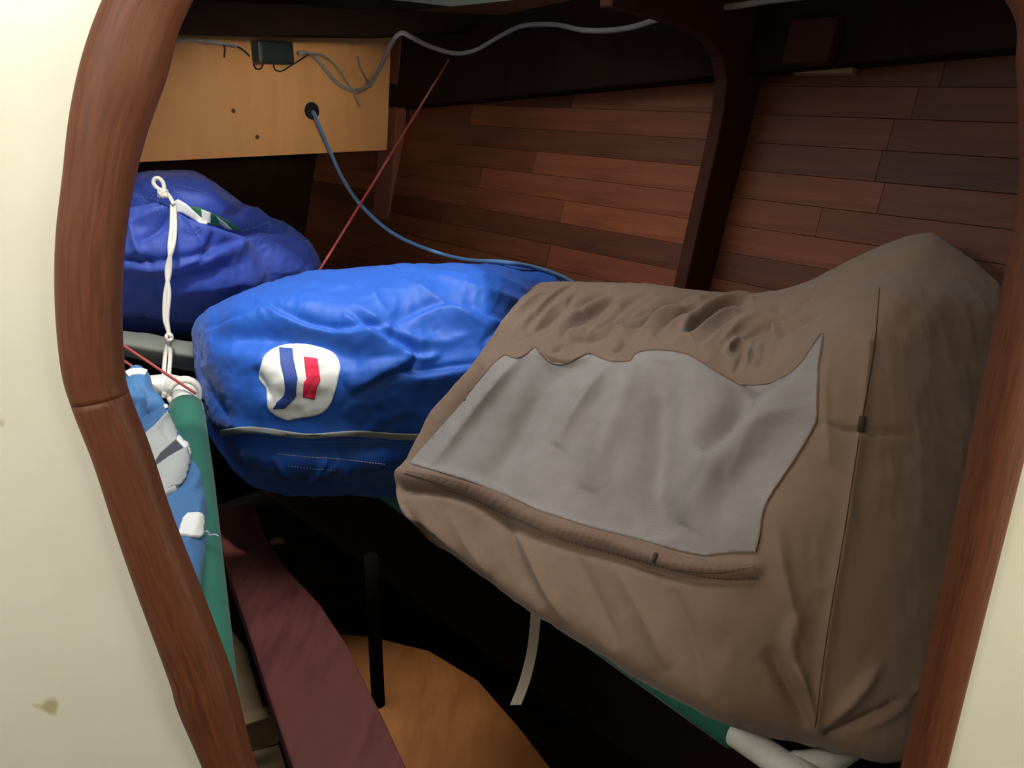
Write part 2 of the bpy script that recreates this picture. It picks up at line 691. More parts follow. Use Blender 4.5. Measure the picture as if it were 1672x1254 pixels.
def patch(name, bvh, outline, off, mat, parent, rings=0, smooth=True, step=3.0, center=None, uvscale=None):
    """sewn-on or printed piece that lies on a cloth body, with a turned-down rim"""
    O = densify(outline, step, smooth)
    m = len(O)
    gx, gy = np.meshgrid(np.arange(O[:, 0].min(), O[:, 0].max(), step), np.arange(O[:, 1].min(), O[:, 1].max(), step))
    gx, gy = gx.ravel(), gy.ravel()
    k = inside(O, gx, gy)
    gx, gy = gx[k], gy[k]
    dmin = np.min(np.hypot(gx[:, None] - O[None, :, 0], gy[:, None] - O[None, :, 1]), axis=1) if len(gx) else np.zeros(0)
    k = dmin > step * 0.55
    P2 = [Vector(p) for p in O] + [Vector((a, b)) for a, b in zip(gx[k], gy[k])]
    r = delaunay_2d_cdt(P2, [(i, (i + 1) % m) for i in range(m)], [], 1, 1e-4)
    verts, faces, orig = r[0], [tuple(f) for f in r[2]], r[3]
    V, pxs, ok = [], [], []
    for v in verts:
        h = hit(bvh, v.x, v.y, off)
        ok.append(h is not None)
        V.append(h if h is not None else np.zeros(3))
        pxs.append((v.x, v.y))
    faces = [f for f in faces if all(ok[i] for i in f)]
    root = list(range(len(V)))

    def find(a):
        while root[a] != a:
            root[a] = root[root[a]]
            a = root[a]
        return a
    for f in faces:
        for q in f[1:]:
            root[find(q)] = find(f[0])
    tally = {}
    for f in faces:
        tally[find(f[0])] = tally.get(find(f[0]), 0) + 1
    if tally:
        top = max(tally, key=tally.get)
        faces = [f for f in faces if find(f[0]) == top]
    cnt = {}
    for f in faces:
        for a, b in zip(f, f[1:] + f[:1]):
            e = (min(a, b), max(a, b))
            cnt[e] = cnt.get(e, 0) + 1
    low = {}
    for (a, b), c in cnt.items():
        if c == 1:
            for q in (a, b):
                if q not in low:
                    low[q] = len(V)
                    h = hit(bvh, pxs[q][0], pxs[q][1], -0.0008)
                    V.append(h if h is not None else V[q])
                    pxs.append(pxs[q])
            faces.append((a, b, low[b], low[a]))
    used = sorted({q for f in faces for q in f})
    new = {q: i for i, q in enumerate(used)}
    faces = [tuple(new[q] for q in f) for f in faces]
    V = [V[q] for q in used]
    pxs = [pxs[q] for q in used]
    A = np.array(V)
    uv = uvscale(np.array(pxs), A) if uvscale is not None else None
    o = part(name, A, faces, mat, parent, uvs=uv)
    return fixn(o)


def band(name, bvh, line, width, off, mat, parent, step=4, across=4, rough=0.0):
    """strip along a picture line (hem, tape, piping), lying on a cloth body"""
    P = cr(np.array(line, float), 8) if len(line) > 2 else np.array(line, float)
    Q = [P[0]]
    for i in range(len(P) - 1):
        k = max(1, int(np.linalg.norm(P[i + 1] - P[i]) / step))
        for t in range(1, k + 1):
            Q.append(P[i] + (P[i + 1] - P[i]) * t / k)
    Q = np.array(Q)
    T = np.gradient(Q, axis=0)
    T /= np.linalg.norm(T, axis=1)[:, None] + 1e-9
    Nn = np.stack([-T[:, 1], T[:, 0]], 1)
    wd = np.interp(np.linspace(0, 1, len(Q)), np.linspace(0, 1, len(width)), width) if not np.isscalar(width) else np.full(len(Q), width)
    rows = []
    for i in range(len(Q)):
        row = []
        for k in range(-1, across + 2):
            u = min(max(k / across, 0), 1) - 0.5
            o_ = off if 0 <= k <= across else -0.0008
            if rough and 0 < k < across:
                o_ += rough * math.sin(i * 1.9 + k * 0.7)
            q = Q[i] + Nn[i] * u * wd[i]
            row.append(hit(bvh, q[0], q[1], o_))
        if all(r is not None for r in row):
            rows.append(row)
    if len(rows) < 2:
        return None
    V = np.array(rows).reshape(-1, 3)
    o = part(name, V, grid_faces(len(rows), across + 3), mat, parent)
    return fixn(o)


def stitches(name, bvh, line, mat, parent, pitch=7, length=4, width=1.4, off=0.0009):
    """a row of thread stitches, one part"""
    P = cr(np.array(line, float), 10)
    d = np.concatenate([[0], np.cumsum(np.linalg.norm(np.diff(P, axis=0), axis=1))])
    V, Fc = [], []
    s = 0
    while s + length < d[-1]:
        a = np.array([np.interp(s, d, P[:, 0]), np.interp(s, d, P[:, 1])])
        b = np.array([np.interp(s + length, d, P[:, 0]), np.interp(s + length, d, P[:, 1])])
        t = (b - a) / (np.linalg.norm(b - a) + 1e-9)
        nn = np.array([-t[1], t[0]]) * width / 2
        q = [hit(bvh, *(a + nn), off), hit(bvh, *(b + nn), off), hit(bvh, *(b - nn), off), hit(bvh, *(a - nn), off),
             hit(bvh, *((a + b) / 2 + nn * .3), off * 2)]
        if all(x is not None for x in q):
            i = len(V)
            V += q
            Fc += [(i, i + 1, i + 4), (i + 1, i + 2, i + 4), (i + 2, i + 3, i + 4), (i + 3, i, i + 4)]
        s += pitch
    if not V:
        return None
    o = part(name, V, Fc, mat, parent, smooth=False)
    fixn(o)
    o['kind'] = 'stuff'
    return o


def oval_ring(px, top, bot, dc, rd, K=12, lean=0.0, e=0.85, skew=0.0):
    """closed cross-section of a bag at one picture column; rd is its half depth in metres"""
    out = []
    for k in range(K):
        a = 2 * math.pi * k / K
        c, s = math.cos(a), math.sin(a)
        c = math.copysign(abs(c) ** e, c)
        s = math.copysign(abs(s) ** e, s)
        y = (top + bot) / 2 - (bot - top) / 2 * s
        x = px + lean * s
        out.append(at(x, y, dc - rd * c + skew * rd * max(0.0, -s) ** 1.3 * (1 if c > 0 else 0)))
    return out


# ================================================================== SETTING
FLOOR_Z = 0.30
DECK_Z = 1.66
YB = 0.62                                           # bulkhead face towards the camera
UPV = np.array([0, 0, 1.0])
# starboard hull side
HD = unit((-0.637, 0.771, 0.027))                   # along the planks, forward
HS = 0.26
E_ = np.array([0.771 * HS, 0.637 * HS, 1.0])
HE = unit(E_ - HD * np.dot(E_, HD))                 # up the hull, flaring outboard
HN = unit(np.cross(HD, HE))
if HN[1] > 0:
    HN = -HN                                        # inboard normal
H0 = CAMN + ray(640, 270) * (2.2 / ray(640, 270)[1])


def hull(px, py, off=0.0):
    return onplane(px, py, H0 + HN * off, HN)


def hullc(P):
    return np.dot(P - H0, HD), np.dot(P - H0, HE)


def hullp(u, v, off=0.0):
    return H0 + HD * u + HE * v + HN * off


# --- opening in the bulkhead (left edge, right edge and the parts outside the frame)
L_out = [(177, 0), (136, 100), (112, 200), (100, 300), (89, 400), (88, 500), (97, 600), (112, 655), (149, 750), (185, 860), (222, 965), (272, 1100), (287, 1150), (330, 1254)]
L_in = [(295, 0), (265, 100), (231, 200), (208, 300), (194, 400), (190, 500), (194, 600), (204, 655), (240, 750), (276, 860), (317, 965), (368, 1100), (383, 1150), (410, 1254)]
R_out = [(1549, 1254), (1612, 1000), (1672, 760), (1712, 600), (1746, 400), (1752, 300), (1756, 200), (1752, 100), (1742, 0)]
R_in = [(1482, 1254), (1538, 1000), (1588, 760), (1622, 600), (1662, 400), (1676, 300), (1676, 200), (1672, 100), (1664, 0)]
T_mid = [(1620, -140), (1480, -270), (1230, -340), (960, -360), (690, -345), (470, -270), (330, -150)]
B_mid = [(415, 1380), (480, 1520), (640, 1620), (900, 1660), (1180, 1640), (1380, 1540), (1475, 1400)]
YN = np.array([0, 1.0, 0])


def onb(x, y, yb=YB):
    return onplane(x, y, (0, yb, 0), YN)


mid = [((a[0] + b[0]) / 2, (a[1] + b[1]) / 2, np.linalg.norm(onb(*a) - onb(*b)) / 2) for a, b in zip(L_out, L_in)]
mid += [(x, y, 0.021) for x, y in B_mid]
mid += [((a[0] + b[0]) / 2, (a[1] + b[1]) / 2, np.linalg.norm(onb(*a) - onb(*b)) / 2) for a, b in zip(R_out, R_in)]
mid += [(x, y, 0.021) for x, y in T_mid]
loop = np.array([list(onb(x, y)) + [r] for x, y, r in mid])
loop = cr(loop, 8, True)
hole = loop[:, :3]


def bulkhead():
    m = len(hole)
    c = np.array([0.0, YB, 1.0])
    x0, x1, z0, z1 = -1.25, 1.25, FLOOR_Z, DECK_Z
    outer = []
    for p in hole:
        d = p - c
        s = min(((x1 - c[0]) / d[0] if d[0] > 0 else (x0 - c[0]) / d[0]) if abs(d[0]) > 1e-6 else 1e9,
                ((z1 - c[2]) / d[2] if d[2] > 0 else (z0 - c[2]) / d[2]) if abs(d[2]) > 1e-6 else 1e9)
        outer.append(c + d * s)
    outer = np.array(outer)
    V, Fc = [], []
    lev = 6
    for k in range(lev + 1):
        V += list(hole + (outer - hole) * (k / lev) ** 1.5)
    V = np.array(V)
    n1 = len(V)
    V = np.vstack([V, V + np.array([0, 0.022, 0])])
    for k in range(lev):
        for j in range(m):
            j2 = (j + 1) % m
            a, b = k * m, (k + 1) * m
            Fc.append((a + j, b + j, b + j2, a + j2))
            Fc.append((n1 + a + j, n1 + a + j2, n1 + b + j2, n1 + b + j))
    for j in range(m):
        j2 = (j + 1) % m
        Fc.append((j, j2, n1 + j2, n1 + j))
        Fc.append((lev * m + j, n1 + lev * m + j, n1 + lev * m + j2, lev * m + j2))
    o = mk('wall_front', V, Fc, 'paint', smooth=False)
    return struct(fixn(o))


bulkhead()

# --- moulding round the opening, in three lengths that meet in scarf joints
NL = len(loop)


def ring_trim(name, i0, i1, grow=1.0):
    idx = [i % NL for i in range(i0, i1 + 1)]
    path = loop[idx, :3] + np.array([0, 0.006, 0])
    rad = loop[idx, 3] * grow
    # D-shaped cap: full width across the bulkhead, a little deeper than thick
    def prof(a):
        x, y = math.cos(a), math.sin(a)
        return (math.copysign(abs(x) ** 0.9, x), 0.78 * math.copysign(abs(y) ** 0.8, y))
    V, Fc, U = tube_geo(path, rad, 24, prof=prof, normal=(0, 1, 0))
    o = mk(name, V, Fc, 'trim', uvs=U)
    fixn(o)
    return struct(o)


iL = 7 * 8                                          # scarf joint on the left at y = 655
iB = (len(L_out) + 3) * 8
iT = (len(L_out) + len(B_mid) + len(R_out) + 3) * 8
ring_trim('trim_1', iT, NL + iL, 1.0)
ring_trim('trim_2', iL, iB, 1.008)
ring_trim('trim_3', iB, iT, 1.0)

# --- floor, deck with its hatch, hull sides
o = box('floor', (-1.6, -1.6, FLOOR_Z - 0.03), (1, 0, 0), (0, 1, 0), (0, 0, 1), 3.4, 5.0, 0.03, 'darkwood', bev=0)
struct(o)

HA = unit((1.0, 0.28, 0))                           # hatch axes on the deck
HB = np.array([-HA[1], HA[0], 0])
HC = np.array([-0.275, 1.165, DECK_Z])
HW, HH = 0.33, 0.285                                 # half sizes


def deck():
    hatch = [HC + HA * sx * HW + HB * sy * HH for sx, sy in ((-1, -1), (1, -1), (1, 1), (-1, 1))]
    out = [np.array((x, y, DECK_Z)) for x, y in ((-1.6, -1.6), (1.8, -1.6), (1.8, 3.4), (-1.6, 3.4))]
    V = hatch + out
    V = np.array(V)
    V = np.vstack([V, V + np.array([0, 0, 0.04])])
    Fc = []
    for i in range(4):
        j = (i + 1) % 4
        Fc += [(i, j, 4 + j, 4 + i), (8 + i, 12 + i, 12 + j, 8 + j), (i, 8 + i, 8 + j, j), (4 + i, 4 + j, 12 + j, 12 + i)]
    o = mk('ceiling', V, Fc, 'deckhead', smooth=False)
    return struct(fixn(o))


deck()

# hull planks, each a piece of its own
u_bow = 0.10
uR = hullc(hull(1760, 300))[0] - 0.10
hull_root = mk('wall_right', *box_geo(hullp(uR - 0.3, -1.25, -0.045), HD, HE, HN, u_bow + 1.5 - uR, 1.62, 0.03), 'darkwood', smooth=False)
fixn(hull_root)
struct(hull_root)
v_ref = hullc(hull(1166, 140))[1]
rowh = (v_ref - hullc(hull(1120, 400))[1]) / 6.0
u_joint = hullc(hull(929, 160))[0]
u_frame = hullc(hull(1180, 300))[0]
# per strip: (picture column where the butt joint falls, tone left of it, tone right of it, tone beyond the frame)
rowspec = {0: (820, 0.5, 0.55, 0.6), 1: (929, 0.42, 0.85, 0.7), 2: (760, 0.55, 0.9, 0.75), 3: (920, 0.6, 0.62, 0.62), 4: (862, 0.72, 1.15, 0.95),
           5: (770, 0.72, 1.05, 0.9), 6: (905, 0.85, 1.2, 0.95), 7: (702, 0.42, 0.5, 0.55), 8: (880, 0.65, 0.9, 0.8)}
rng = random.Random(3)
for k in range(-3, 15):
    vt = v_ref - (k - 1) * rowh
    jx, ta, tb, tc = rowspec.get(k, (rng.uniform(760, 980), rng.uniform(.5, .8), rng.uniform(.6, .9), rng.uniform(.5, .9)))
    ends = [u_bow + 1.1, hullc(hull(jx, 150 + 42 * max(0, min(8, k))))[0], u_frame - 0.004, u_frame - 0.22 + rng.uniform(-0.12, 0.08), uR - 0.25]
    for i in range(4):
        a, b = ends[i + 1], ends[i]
        t = (ta, tb, tc * 0.85, tc * rng.uniform(0.6, 0.75))[i]  # planks beyond the frame: shade put into the colour as darker tones
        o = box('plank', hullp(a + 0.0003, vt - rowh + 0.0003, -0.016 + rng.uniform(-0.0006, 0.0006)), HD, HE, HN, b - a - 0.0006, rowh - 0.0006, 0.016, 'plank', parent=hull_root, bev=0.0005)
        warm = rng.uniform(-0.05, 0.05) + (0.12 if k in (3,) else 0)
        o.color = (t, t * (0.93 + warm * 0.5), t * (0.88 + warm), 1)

# port hull side: dark planking behind the berth, ply fascia above it
PA = at(150, 255, 1.62)
PBr = at(650, 246, 2.12)
PD = unit((PBr - PA) * np.array([1, 1, 0]))
PN = unit(np.cross(UPV, PD))
if PN[0] < 0:
    PN = -PN
fascia_poly = [(120, 270), (632, 245), (640, 30), (150, 30)]
fascia = slab('wall_left', fascia_poly, PA, PN, 0.014, 'ply', bev=0.001)
struct(fascia)
port = mk('wall_back', *box_geo(PA - PD * 1.4 - PN * 0.42 + np.array([0, 0, -0.95]), PD, UPV, PN, 3.2, 1.35, 0.02), 'darkwood', smooth=False)
struct(fixn(port))


def onfascia(px, py, off=0.0):
    return onplane(px, py, PA + PN * off, PN)


# cable hole, screw heads in the fascia
def disc(name, px, py, r, mat, parent, h=0.002, ring=0.0):
    c = onfascia(px, py, 0)
    bx = PD
    V, Fc = [], []
    S = 20
    prof = [(r, 0.0), (r, h), (r * 0.8, h * 1.25)] + ([(ring, h), (ring, 0.0008)] if ring else [])
    for rr, hh in prof:
        for k in range(S):
            a = 2 * math.pi * k / S
            V.append(c + (bx * math.cos(a) + UPV * math.sin(a)) * rr + PN * hh)
    Fc = grid_faces(len(prof), S, True)
    Fc.append(tuple((len(prof) - 1) * S + k for k in range(S)))
    return fixn(part(name, V, Fc, mat, parent))


disc('cable_hole', 509, 181, 0.0185, 'hole', fascia, 0.002, 0.014)
for x, y in ((381, 181), (420, 224)):
    disc('screw_head', x, y, 0.0045, 'screw', fascia, 0.001)

# beam shelf under the deck along the starboard planks and the athwart deck beam
zs = hull(660, 96)[2]
us0, us1 = hullc(hull(1760, 100))[0] - 0.2, u_bow + 0.1
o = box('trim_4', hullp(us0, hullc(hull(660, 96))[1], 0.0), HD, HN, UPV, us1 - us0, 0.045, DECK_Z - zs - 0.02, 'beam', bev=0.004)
struct(o)
# deck beam: arched underside, crosses above the fascia
b0, b1 = at(60, 60, 1.50), at(1010, 20, 1.95)
bd = unit((b1 - b0) * np.array([1, 1, 0]))
bn = unit(np.cross(bd, UPV))
if bn[1] > 0:
    bn = -bn
beam_poly = [(60, 52), (290, 54), (450, 58), (620, 60), (720, 54), (820, 44), (930, 34), (1060, 24), (1060, -40), (60, -40)]
beam_top = b0[2]
P3 = []
for x, y in beam_poly[:8]:
    P3.append(onplane(x, y, b0, bn))
top_z = onplane(400, 3, b0, bn)[2]
P3 += [np.array([P3[-1][0], P3[-1][1], top_z]), np.array([P3[0][0], P3[0][1], top_z])]
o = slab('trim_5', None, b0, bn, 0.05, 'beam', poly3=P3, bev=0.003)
struct(o)

# ring frame with its knee on the starboard side
FP = hull(1160, 470)
fr_poly = [(1109, 505), (1116, 478), (1134, 400), (1152, 319), (1170, 240), (1182, 180), (1187, 130), (1180, 92), (1160, 62), (1120, 42), (1060, 24), (1000, 12), (1000, -60), (1345, -60), (1320, 10), (1296, 70), (1272, 140), (1250, 172), (1238, 205), (1217, 260), (1197, 319), (1177, 400), (1157, 478), (1150, 505)]
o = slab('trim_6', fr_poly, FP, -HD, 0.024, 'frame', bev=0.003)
struct(o)
# post at the bow end of the planking
FP2 = hull(655, 250)
o = slab('trim_7', [(655, 60), (647, 180), (640, 300), (630, 400), (616, 500), (600, 640), (622, 640), (640, 500), (650, 400), (658, 300), (664, 180), (672, 60)], FP2, -HD, 0.075, 'post_wood', bev=0.002)
struct(o)

# chock and pale batten on the planks under the deck at the right
t = box('deck_chock', hull(1362, 108, 0.046), -HD * -1, HE, HN, 0.075, 0.062, 0.02, 'frame', bev=0.003)
tag(t, 'dim brown wooden chock on the hull planks right of the dark frame', 'chock')
c0 = hull(1400, 124, 0.001)
t = box('pale_batten', c0, HD, HE, HN, 0.10, 0.012, 0.016, 'palewood', bev=0.002)
tag(t, 'faint pale batten fixed to the hull just below the brown chock', 'batten')

# cabin side, behind the camera: plain walls so that the cabin is a room
for nm, p, a, b, la, lb in (('wall_4', (-1.25, -1.5, FLOOR_Z), (0, 1, 0), (0, 0, 1), 2.12, DECK_Z - FLOOR_Z),
                            ('wall_5', (1.25, -1.5, FLOOR_Z), (0, 1, 0), (0, 0, 1), 2.12, DECK_Z - FLOOR_Z),
                            ('wall_6', (-1.25, -1.5, FLOOR_Z), (1, 0, 0), (0, 0, 1), 2.5, DECK_Z - FLOOR_Z)):
    n = np.cross(unit(a), unit(b))
    o = box(nm, p, a, b, n, la, lb, 0.015, 'paint', bev=0)
    struct(o)

# ================================================================== BERTHS
ZR = 0.682


# starboard berth: rail under the beige bag
rail1 = onz(1242, 1224, ZR)
rail0 = onz(566, 754, ZR)
rail0 = rail0 + (rail0 - rail1) * 0.52
root = empty('pipe_berth', (rail0 + rail1) / 2 - np.array([0, 0, 0.03]))
tag(root, 'starboard pipe berth, green canvas on a white pipe, under the beige mesh bag', 'berth', 'pipe berths')
rd = unit(rail1 - rail0)
outb = unit(np.cross(rd, UPV))
if outb[0] < 0:
    outb = -outb
elb1 = rail1 + rd * 0.05
path = [rail0, rail0 + rd * 0.4, rail1 + rd * 0.01, rail1 + rd * 0.035 + outb * 0.006, elb1 + outb * 0.03, elb1 + outb * 0.07 + rd * 0.003, elb1 + outb * 0.30]
tube('pipe', cr(path, 6), 0.0165, 'pipe', root, 14)
sl = rail1 - rd * 0.035
tube('canvas_sleeve', [rail0 + (sl - rail0) * t for t in np.linspace(0.06, 1.0, 20)], 0.0205, 'green', root, 16)
# canvas sheet from the rail out to the hull side
V = []
nu, nv = 24, 14
for i in range(nu):
    p = rail0 + (sl - rail0) * (0.06 + 0.94 * i / (nu - 1))
    dist = np.dot(H0 - p, HN) / np.dot(outb, HN) - 0.03
    for j in range(nv):
        s = j / (nv - 1)
        V.append(p + outb * s * dist + np.array([0, 0, -0.02 - 0.05 * math.sin(math.pi * s) + 0.02 * s]))
V = np.array(V)
V2 = np.vstack([V, V - np.array([0, 0, 0.003])])
fc = grid_faces(nu, nv)
fc2 = fc + [tuple(nu * nv + i for i in reversed(f)) for f in fc]
part('canvas', V2, fc2, 'green', root)
for px, py in ((1440, 1246),):
    p = onz(px, py, ZR)
# red lashing round the near cross pipe
lp = elb1 + outb * 0.235
tube('lashing', [lp + np.array([0, 0, 0]) + (np.cross(outb, UPV) * math.cos(a) + UPV * math.sin(a)) * 0.019 + outb * 0.003 * a / 3 for a in np.linspace(0, 14, 50)], 0.0028, 'red_cord', root, 6)

# port berth: rail at the left, its far elbow shows white
pr0 = at(302, 646, 1.45)
pr1 = at(360, 1240, 0.86)
root = empty('pipe_berth', (pr0 + pr1) / 2 - np.array([0, 0, 0.03]))
tag(root, 'port pipe berth, green canvas sleeve on a white pipe, beside the left moulding', 'berth', 'pipe berths')
pdv = unit(pr1 - pr0)
pout = unit(np.cross(pdv, UPV))
if pout[0] > 0:
    pout = -pout
e0 = pr0 - pdv * 0.03
path = [pr1, pr1 - pdv * 0.3, pr0 + pdv * 0.02, pr0 - pdv * 0.01, e0 + pout * 0.02 - pdv * 0.004, e0 + pout * 0.06 - pdv * 0.008, e0 + pout * 0.40 - pdv * 0.01]
tube('pipe', cr(path, 8), 0.021, 'pipe', root, 16)
s0 = pr0 + pdv * 0.045
tube('canvas_sleeve', [s0 + (pr1 - s0) * t for t in np.linspace(0, 0.98, 24)], np.interp(np.linspace(0, 1, 24), [0, .3, 1], [0.0275, 0.0285, 0.024]), 'green', root, 18)
V = []
for i in range(nu):
    p = s0 + (pr1 - s0) * 0.88 * i / (nu - 1)
    for j in range(nv):
        s = j / (nv - 1)
        V.append(p + pout * (0.0 + s * (0.50 if True else 0)) + np.array([0, 0, -0.02 - 0.11 * math.sin(math.pi * min(1.0, s * 1.0)) ** 0.7]))
V = np.array(V)
V2 = np.vstack([V, V - np.array([0, 0, 0.003])])
part('canvas', V2, fc2, 'green', root)
# white lashing round the far elbow
lp = e0 + pout * 0.03 - pdv * 0.006
wl = []
for a in np.linspace(0, 2 * math.pi * 3, 60):
    wl.append(pr0 - pdv * 0.006 + pdv * 0.004 * (a / 6 - 1.5) + (pout * math.cos(a) + UPV * math.sin(a)) * 0.0245)
tube('lashing', wl, 0.004, 'cord', root, 7)

# ================================================================== BOARDS BELOW
ZP = 0.60
red_poly = [(350, 838), (372, 828), (415, 822), (432, 870), (470, 930), (522, 985), (565, 1050), (620, 1160), (668, 1262), (700, 1330), (510, 1330), (478, 1254), (440, 1140), (405, 1030), (372, 930)]
o = slab('red_board', red_poly, (0, 0, ZP), UPV, 0.028, 'redboard', bev=0.003)
tag(o, 'worn oxblood red board running forward between the two berths', 'board')
ZO = 0.43
o = slab('orange_board', [(552, 1034), (610, 1040), (700, 1062), (780, 1110), (850, 1190), (905, 1262), (940, 1340), (760, 1390), (664, 1262), (628, 1180)], (0, 0, ZO), UPV, 0.016, 'orange', bev=0.002)
tag(o, 'orange brown plywood board lying low under the starboard berth', 'board')
# dark stanchion under the berth
pz = onz(618, 1150, ZO)
V, Fc, U = tube_geo([pz + np.array([0, 0, z]) for z in (0.0, 0.1, 0.2, 0.27)], 0.011, 12)
o = mk('stanchion', V, Fc, 'post', uvs=U)
tag(fixn(o), 'thin dark stanchion standing on the orange plywood board', 'post')
# short ledge, cleat and pale floor board at the lower left
zl = 0.52
o = slab('ledge', [(385, 1178), (400, 1162), (448, 1150), (452, 1166), (396, 1184), (388, 1190)], (0, 0, zl), UPV, 0.05, 'palewood', bev=0.002)
tag(o, 'short worn wooden ledge between left moulding and red board', 'ledge')
o = slab('bilge_board', [(372, 1020), (404, 1060), (432, 1160), (395, 1172), (376, 1120)], (0, 0, zl - 0.03), UPV, 0.02, 'palewood', bev=0.002)
tag(o, 'dusty brown bilge board beyond the short ledge', 'board')
o = slab('floor_board', [(404, 1228), (455, 1215), (490, 1330), (420, 1330)], (0, 0, zl - 0.08), UPV, 0.02, 'palewood', bev=0.002)
tag(o, 'pale floor board below the ledge at the lower left', 'board')

# ================================================================== BLUE SAIL BAG (in front)
st = [(317, 536, 566, 1.51, .015), (326, 520, 640, 1.50, .075), (352, 499, 730, 1.50, .125), (410, 471, 792, 1.50, .16), (500, 448, 810, 1.51, .18), (600, 439, 812, 1.53, .19),
      (700, 431, 806, 1.56, .19), (800, 430, 795, 1.58, .18), (870, 436, 760, 1.64, .13), (915, 450, 690, 1.67, .09), (940, 480, 620, 1.69, .02)]
rings = [oval_ring(*s, K=14, skew=0.35) for s in st]
V, Fq, n, m, ends = loft(rings, 34, 24)
blue_folds = [
    ([(330, 525), (420, 500), (520, 505), (600, 520), (640, 535)], 26, .014, 'g'),
    ([(335, 545), (400, 528), (432, 508)], 9, .012, 's'),
    ([(432, 508), (480, 530), (560, 548), (640, 540)], 10, .014, 's'),
    ([(350, 560), (420, 552), (520, 560), (590, 590)], 18, -.016, 'g'),
    ([(560, 520), (600, 545), (660, 575), (665, 590), (620, 612), (570, 640)], 10, .016, 's'),
    ([(570, 500), (640, 540), (700, 560), (780, 545)], 14, .010),
    ([(660, 580), (690, 586), (720, 580)], 6, .010),
    ([(640, 602), (680, 614), (740, 606), (790, 600)], 8, .012, 's'),
    ([(600, 470), (620, 500), (640, 520)], 12, .006),
    ([(640, 450), (690, 480), (760, 520), (800, 540)], 16, .010),
    ([(700, 450), (760, 470), (840, 490), (880, 520)], 12, .010),
    ([(640, 440), (740, 452), (820, 475)], 8, .006),
    ([(740, 440), (810, 455), (870, 480)], 8, .007),
    ([(650, 535), (720, 510), (800, 525), (820, 545)], 12, .012, 's'),
    ([(790, 570), (820, 540), (800, 520)], 8, .010),
    ([(420, 470), (500, 462), (590, 470)], 16, .006),
    ([(350, 680), (420, 700), (520, 705), (620, 700)], 12, .010),
    ([(330, 600), (345, 650), (380, 690)], 12, -.012),
    ([(320, 560), (420, 590), (500, 640)], 20, .008, 'g'),
    ([(420, 600), (432, 630), (450, 660)], 10, -.010),
    # pinched waist under the white tape, then the loose bottom flap with its puckers
    ([(350, 712), (450, 718), (560, 722), (680, 722)], 9, -.022, 'g'),
    ([(380, 740), (480, 746), (600, 750), (680, 752)], 22, .022, 'g'),
    ([(505, 790), (520, 760), (540, 728)], 6, .010), ([(450, 730), (480, 760), (512, 778)], 6, .010),
    ([(545, 726), (565, 750), (590, 770)], 6, .010), ([(520, 772), (540, 750), (556, 742)], 5, .008),
    ([(600, 735), (640, 760), (680, 770)], 7, .006),
]
Vb = cloth_body(V, Fq, blue_folds, fine=.0045, finescale=(10, 10, 10), seed=3, wr=.0013, wrscale=(30, 14, 36), clamp=(H0 + HN * 0.012, -HN))
bag, bvh = body_obj('sail_bag', Vb, Fq, n, m, ends, 'blue')
tag(bag, 'bright blue sail bag with round white logo patch, lying across both berths', 'sail bag')
logo = [(455, 566), (487, 561), (520, 566), (545, 577), (555, 596), (553, 615), (547, 640), (537, 664), (520, 677), (490, 682), (470, 686), (452, 679), (438, 667), (436, 650), (434, 634), (423, 618), (426, 600), (433, 580)]
lp = patch('logo_patch', bvh, logo, .0012, 'white_cloth', bag, rings=20, step=3)
lp['label'] = 'round white cloth patch with blue and red bent stripes'
st1 = [(455.5, 568.5), (478, 570.5), (480, 590), (486, 618), (484, 630), (484, 646), (477, 655), (464, 667), (446, 667), (452, 658), (464, 645), (466, 634), (464, 616), (458, 596)]
o = patch('logo_stripe', bvh, st1, .0022, 'logo_blue', lp, rings=8, step=2, smooth=False)
o['label'] = 'bent blue stripe printed on the white patch'
st2 = [(497, 583), (519, 586), (521, 604), (523.5, 620), (518, 632), (514, 652), (494, 648), (496, 624), (501, 618), (499, 604)]
o = patch('logo_stripe', bvh, st2, .0022, 'logo_red', lp, rings=8, step=2, smooth=False)
o['label'] = 'bent red stripe printed on the white patch'
o = band('white_tape', bvh, [(360, 706), (400, 701), (440, 704), (500, 712), (580, 708), (640, 712), (700, 714)], [8, 9, 9, 8, 9, 10, 10], .0018, 'grey_cloth', bag)
o['label'] = 'white tape sewn round the lower side of the bag'
stitches('stitching', bvh, [(400, 714), (440, 716), (500, 722), (560, 722), (640, 722)], 'stitch_b', bag, 5, 3.4, 1.2)
stitches('stitching', bvh, [(455, 741), (500, 746), (560, 750), (630, 758)], 'stitch', bag, 4.5, 3.2, 1.5)
stitches('stitching', bvh, [(470, 760), (520, 766), (560, 768)], 'stitch_b', bag, 5, 3.4, 1.2)

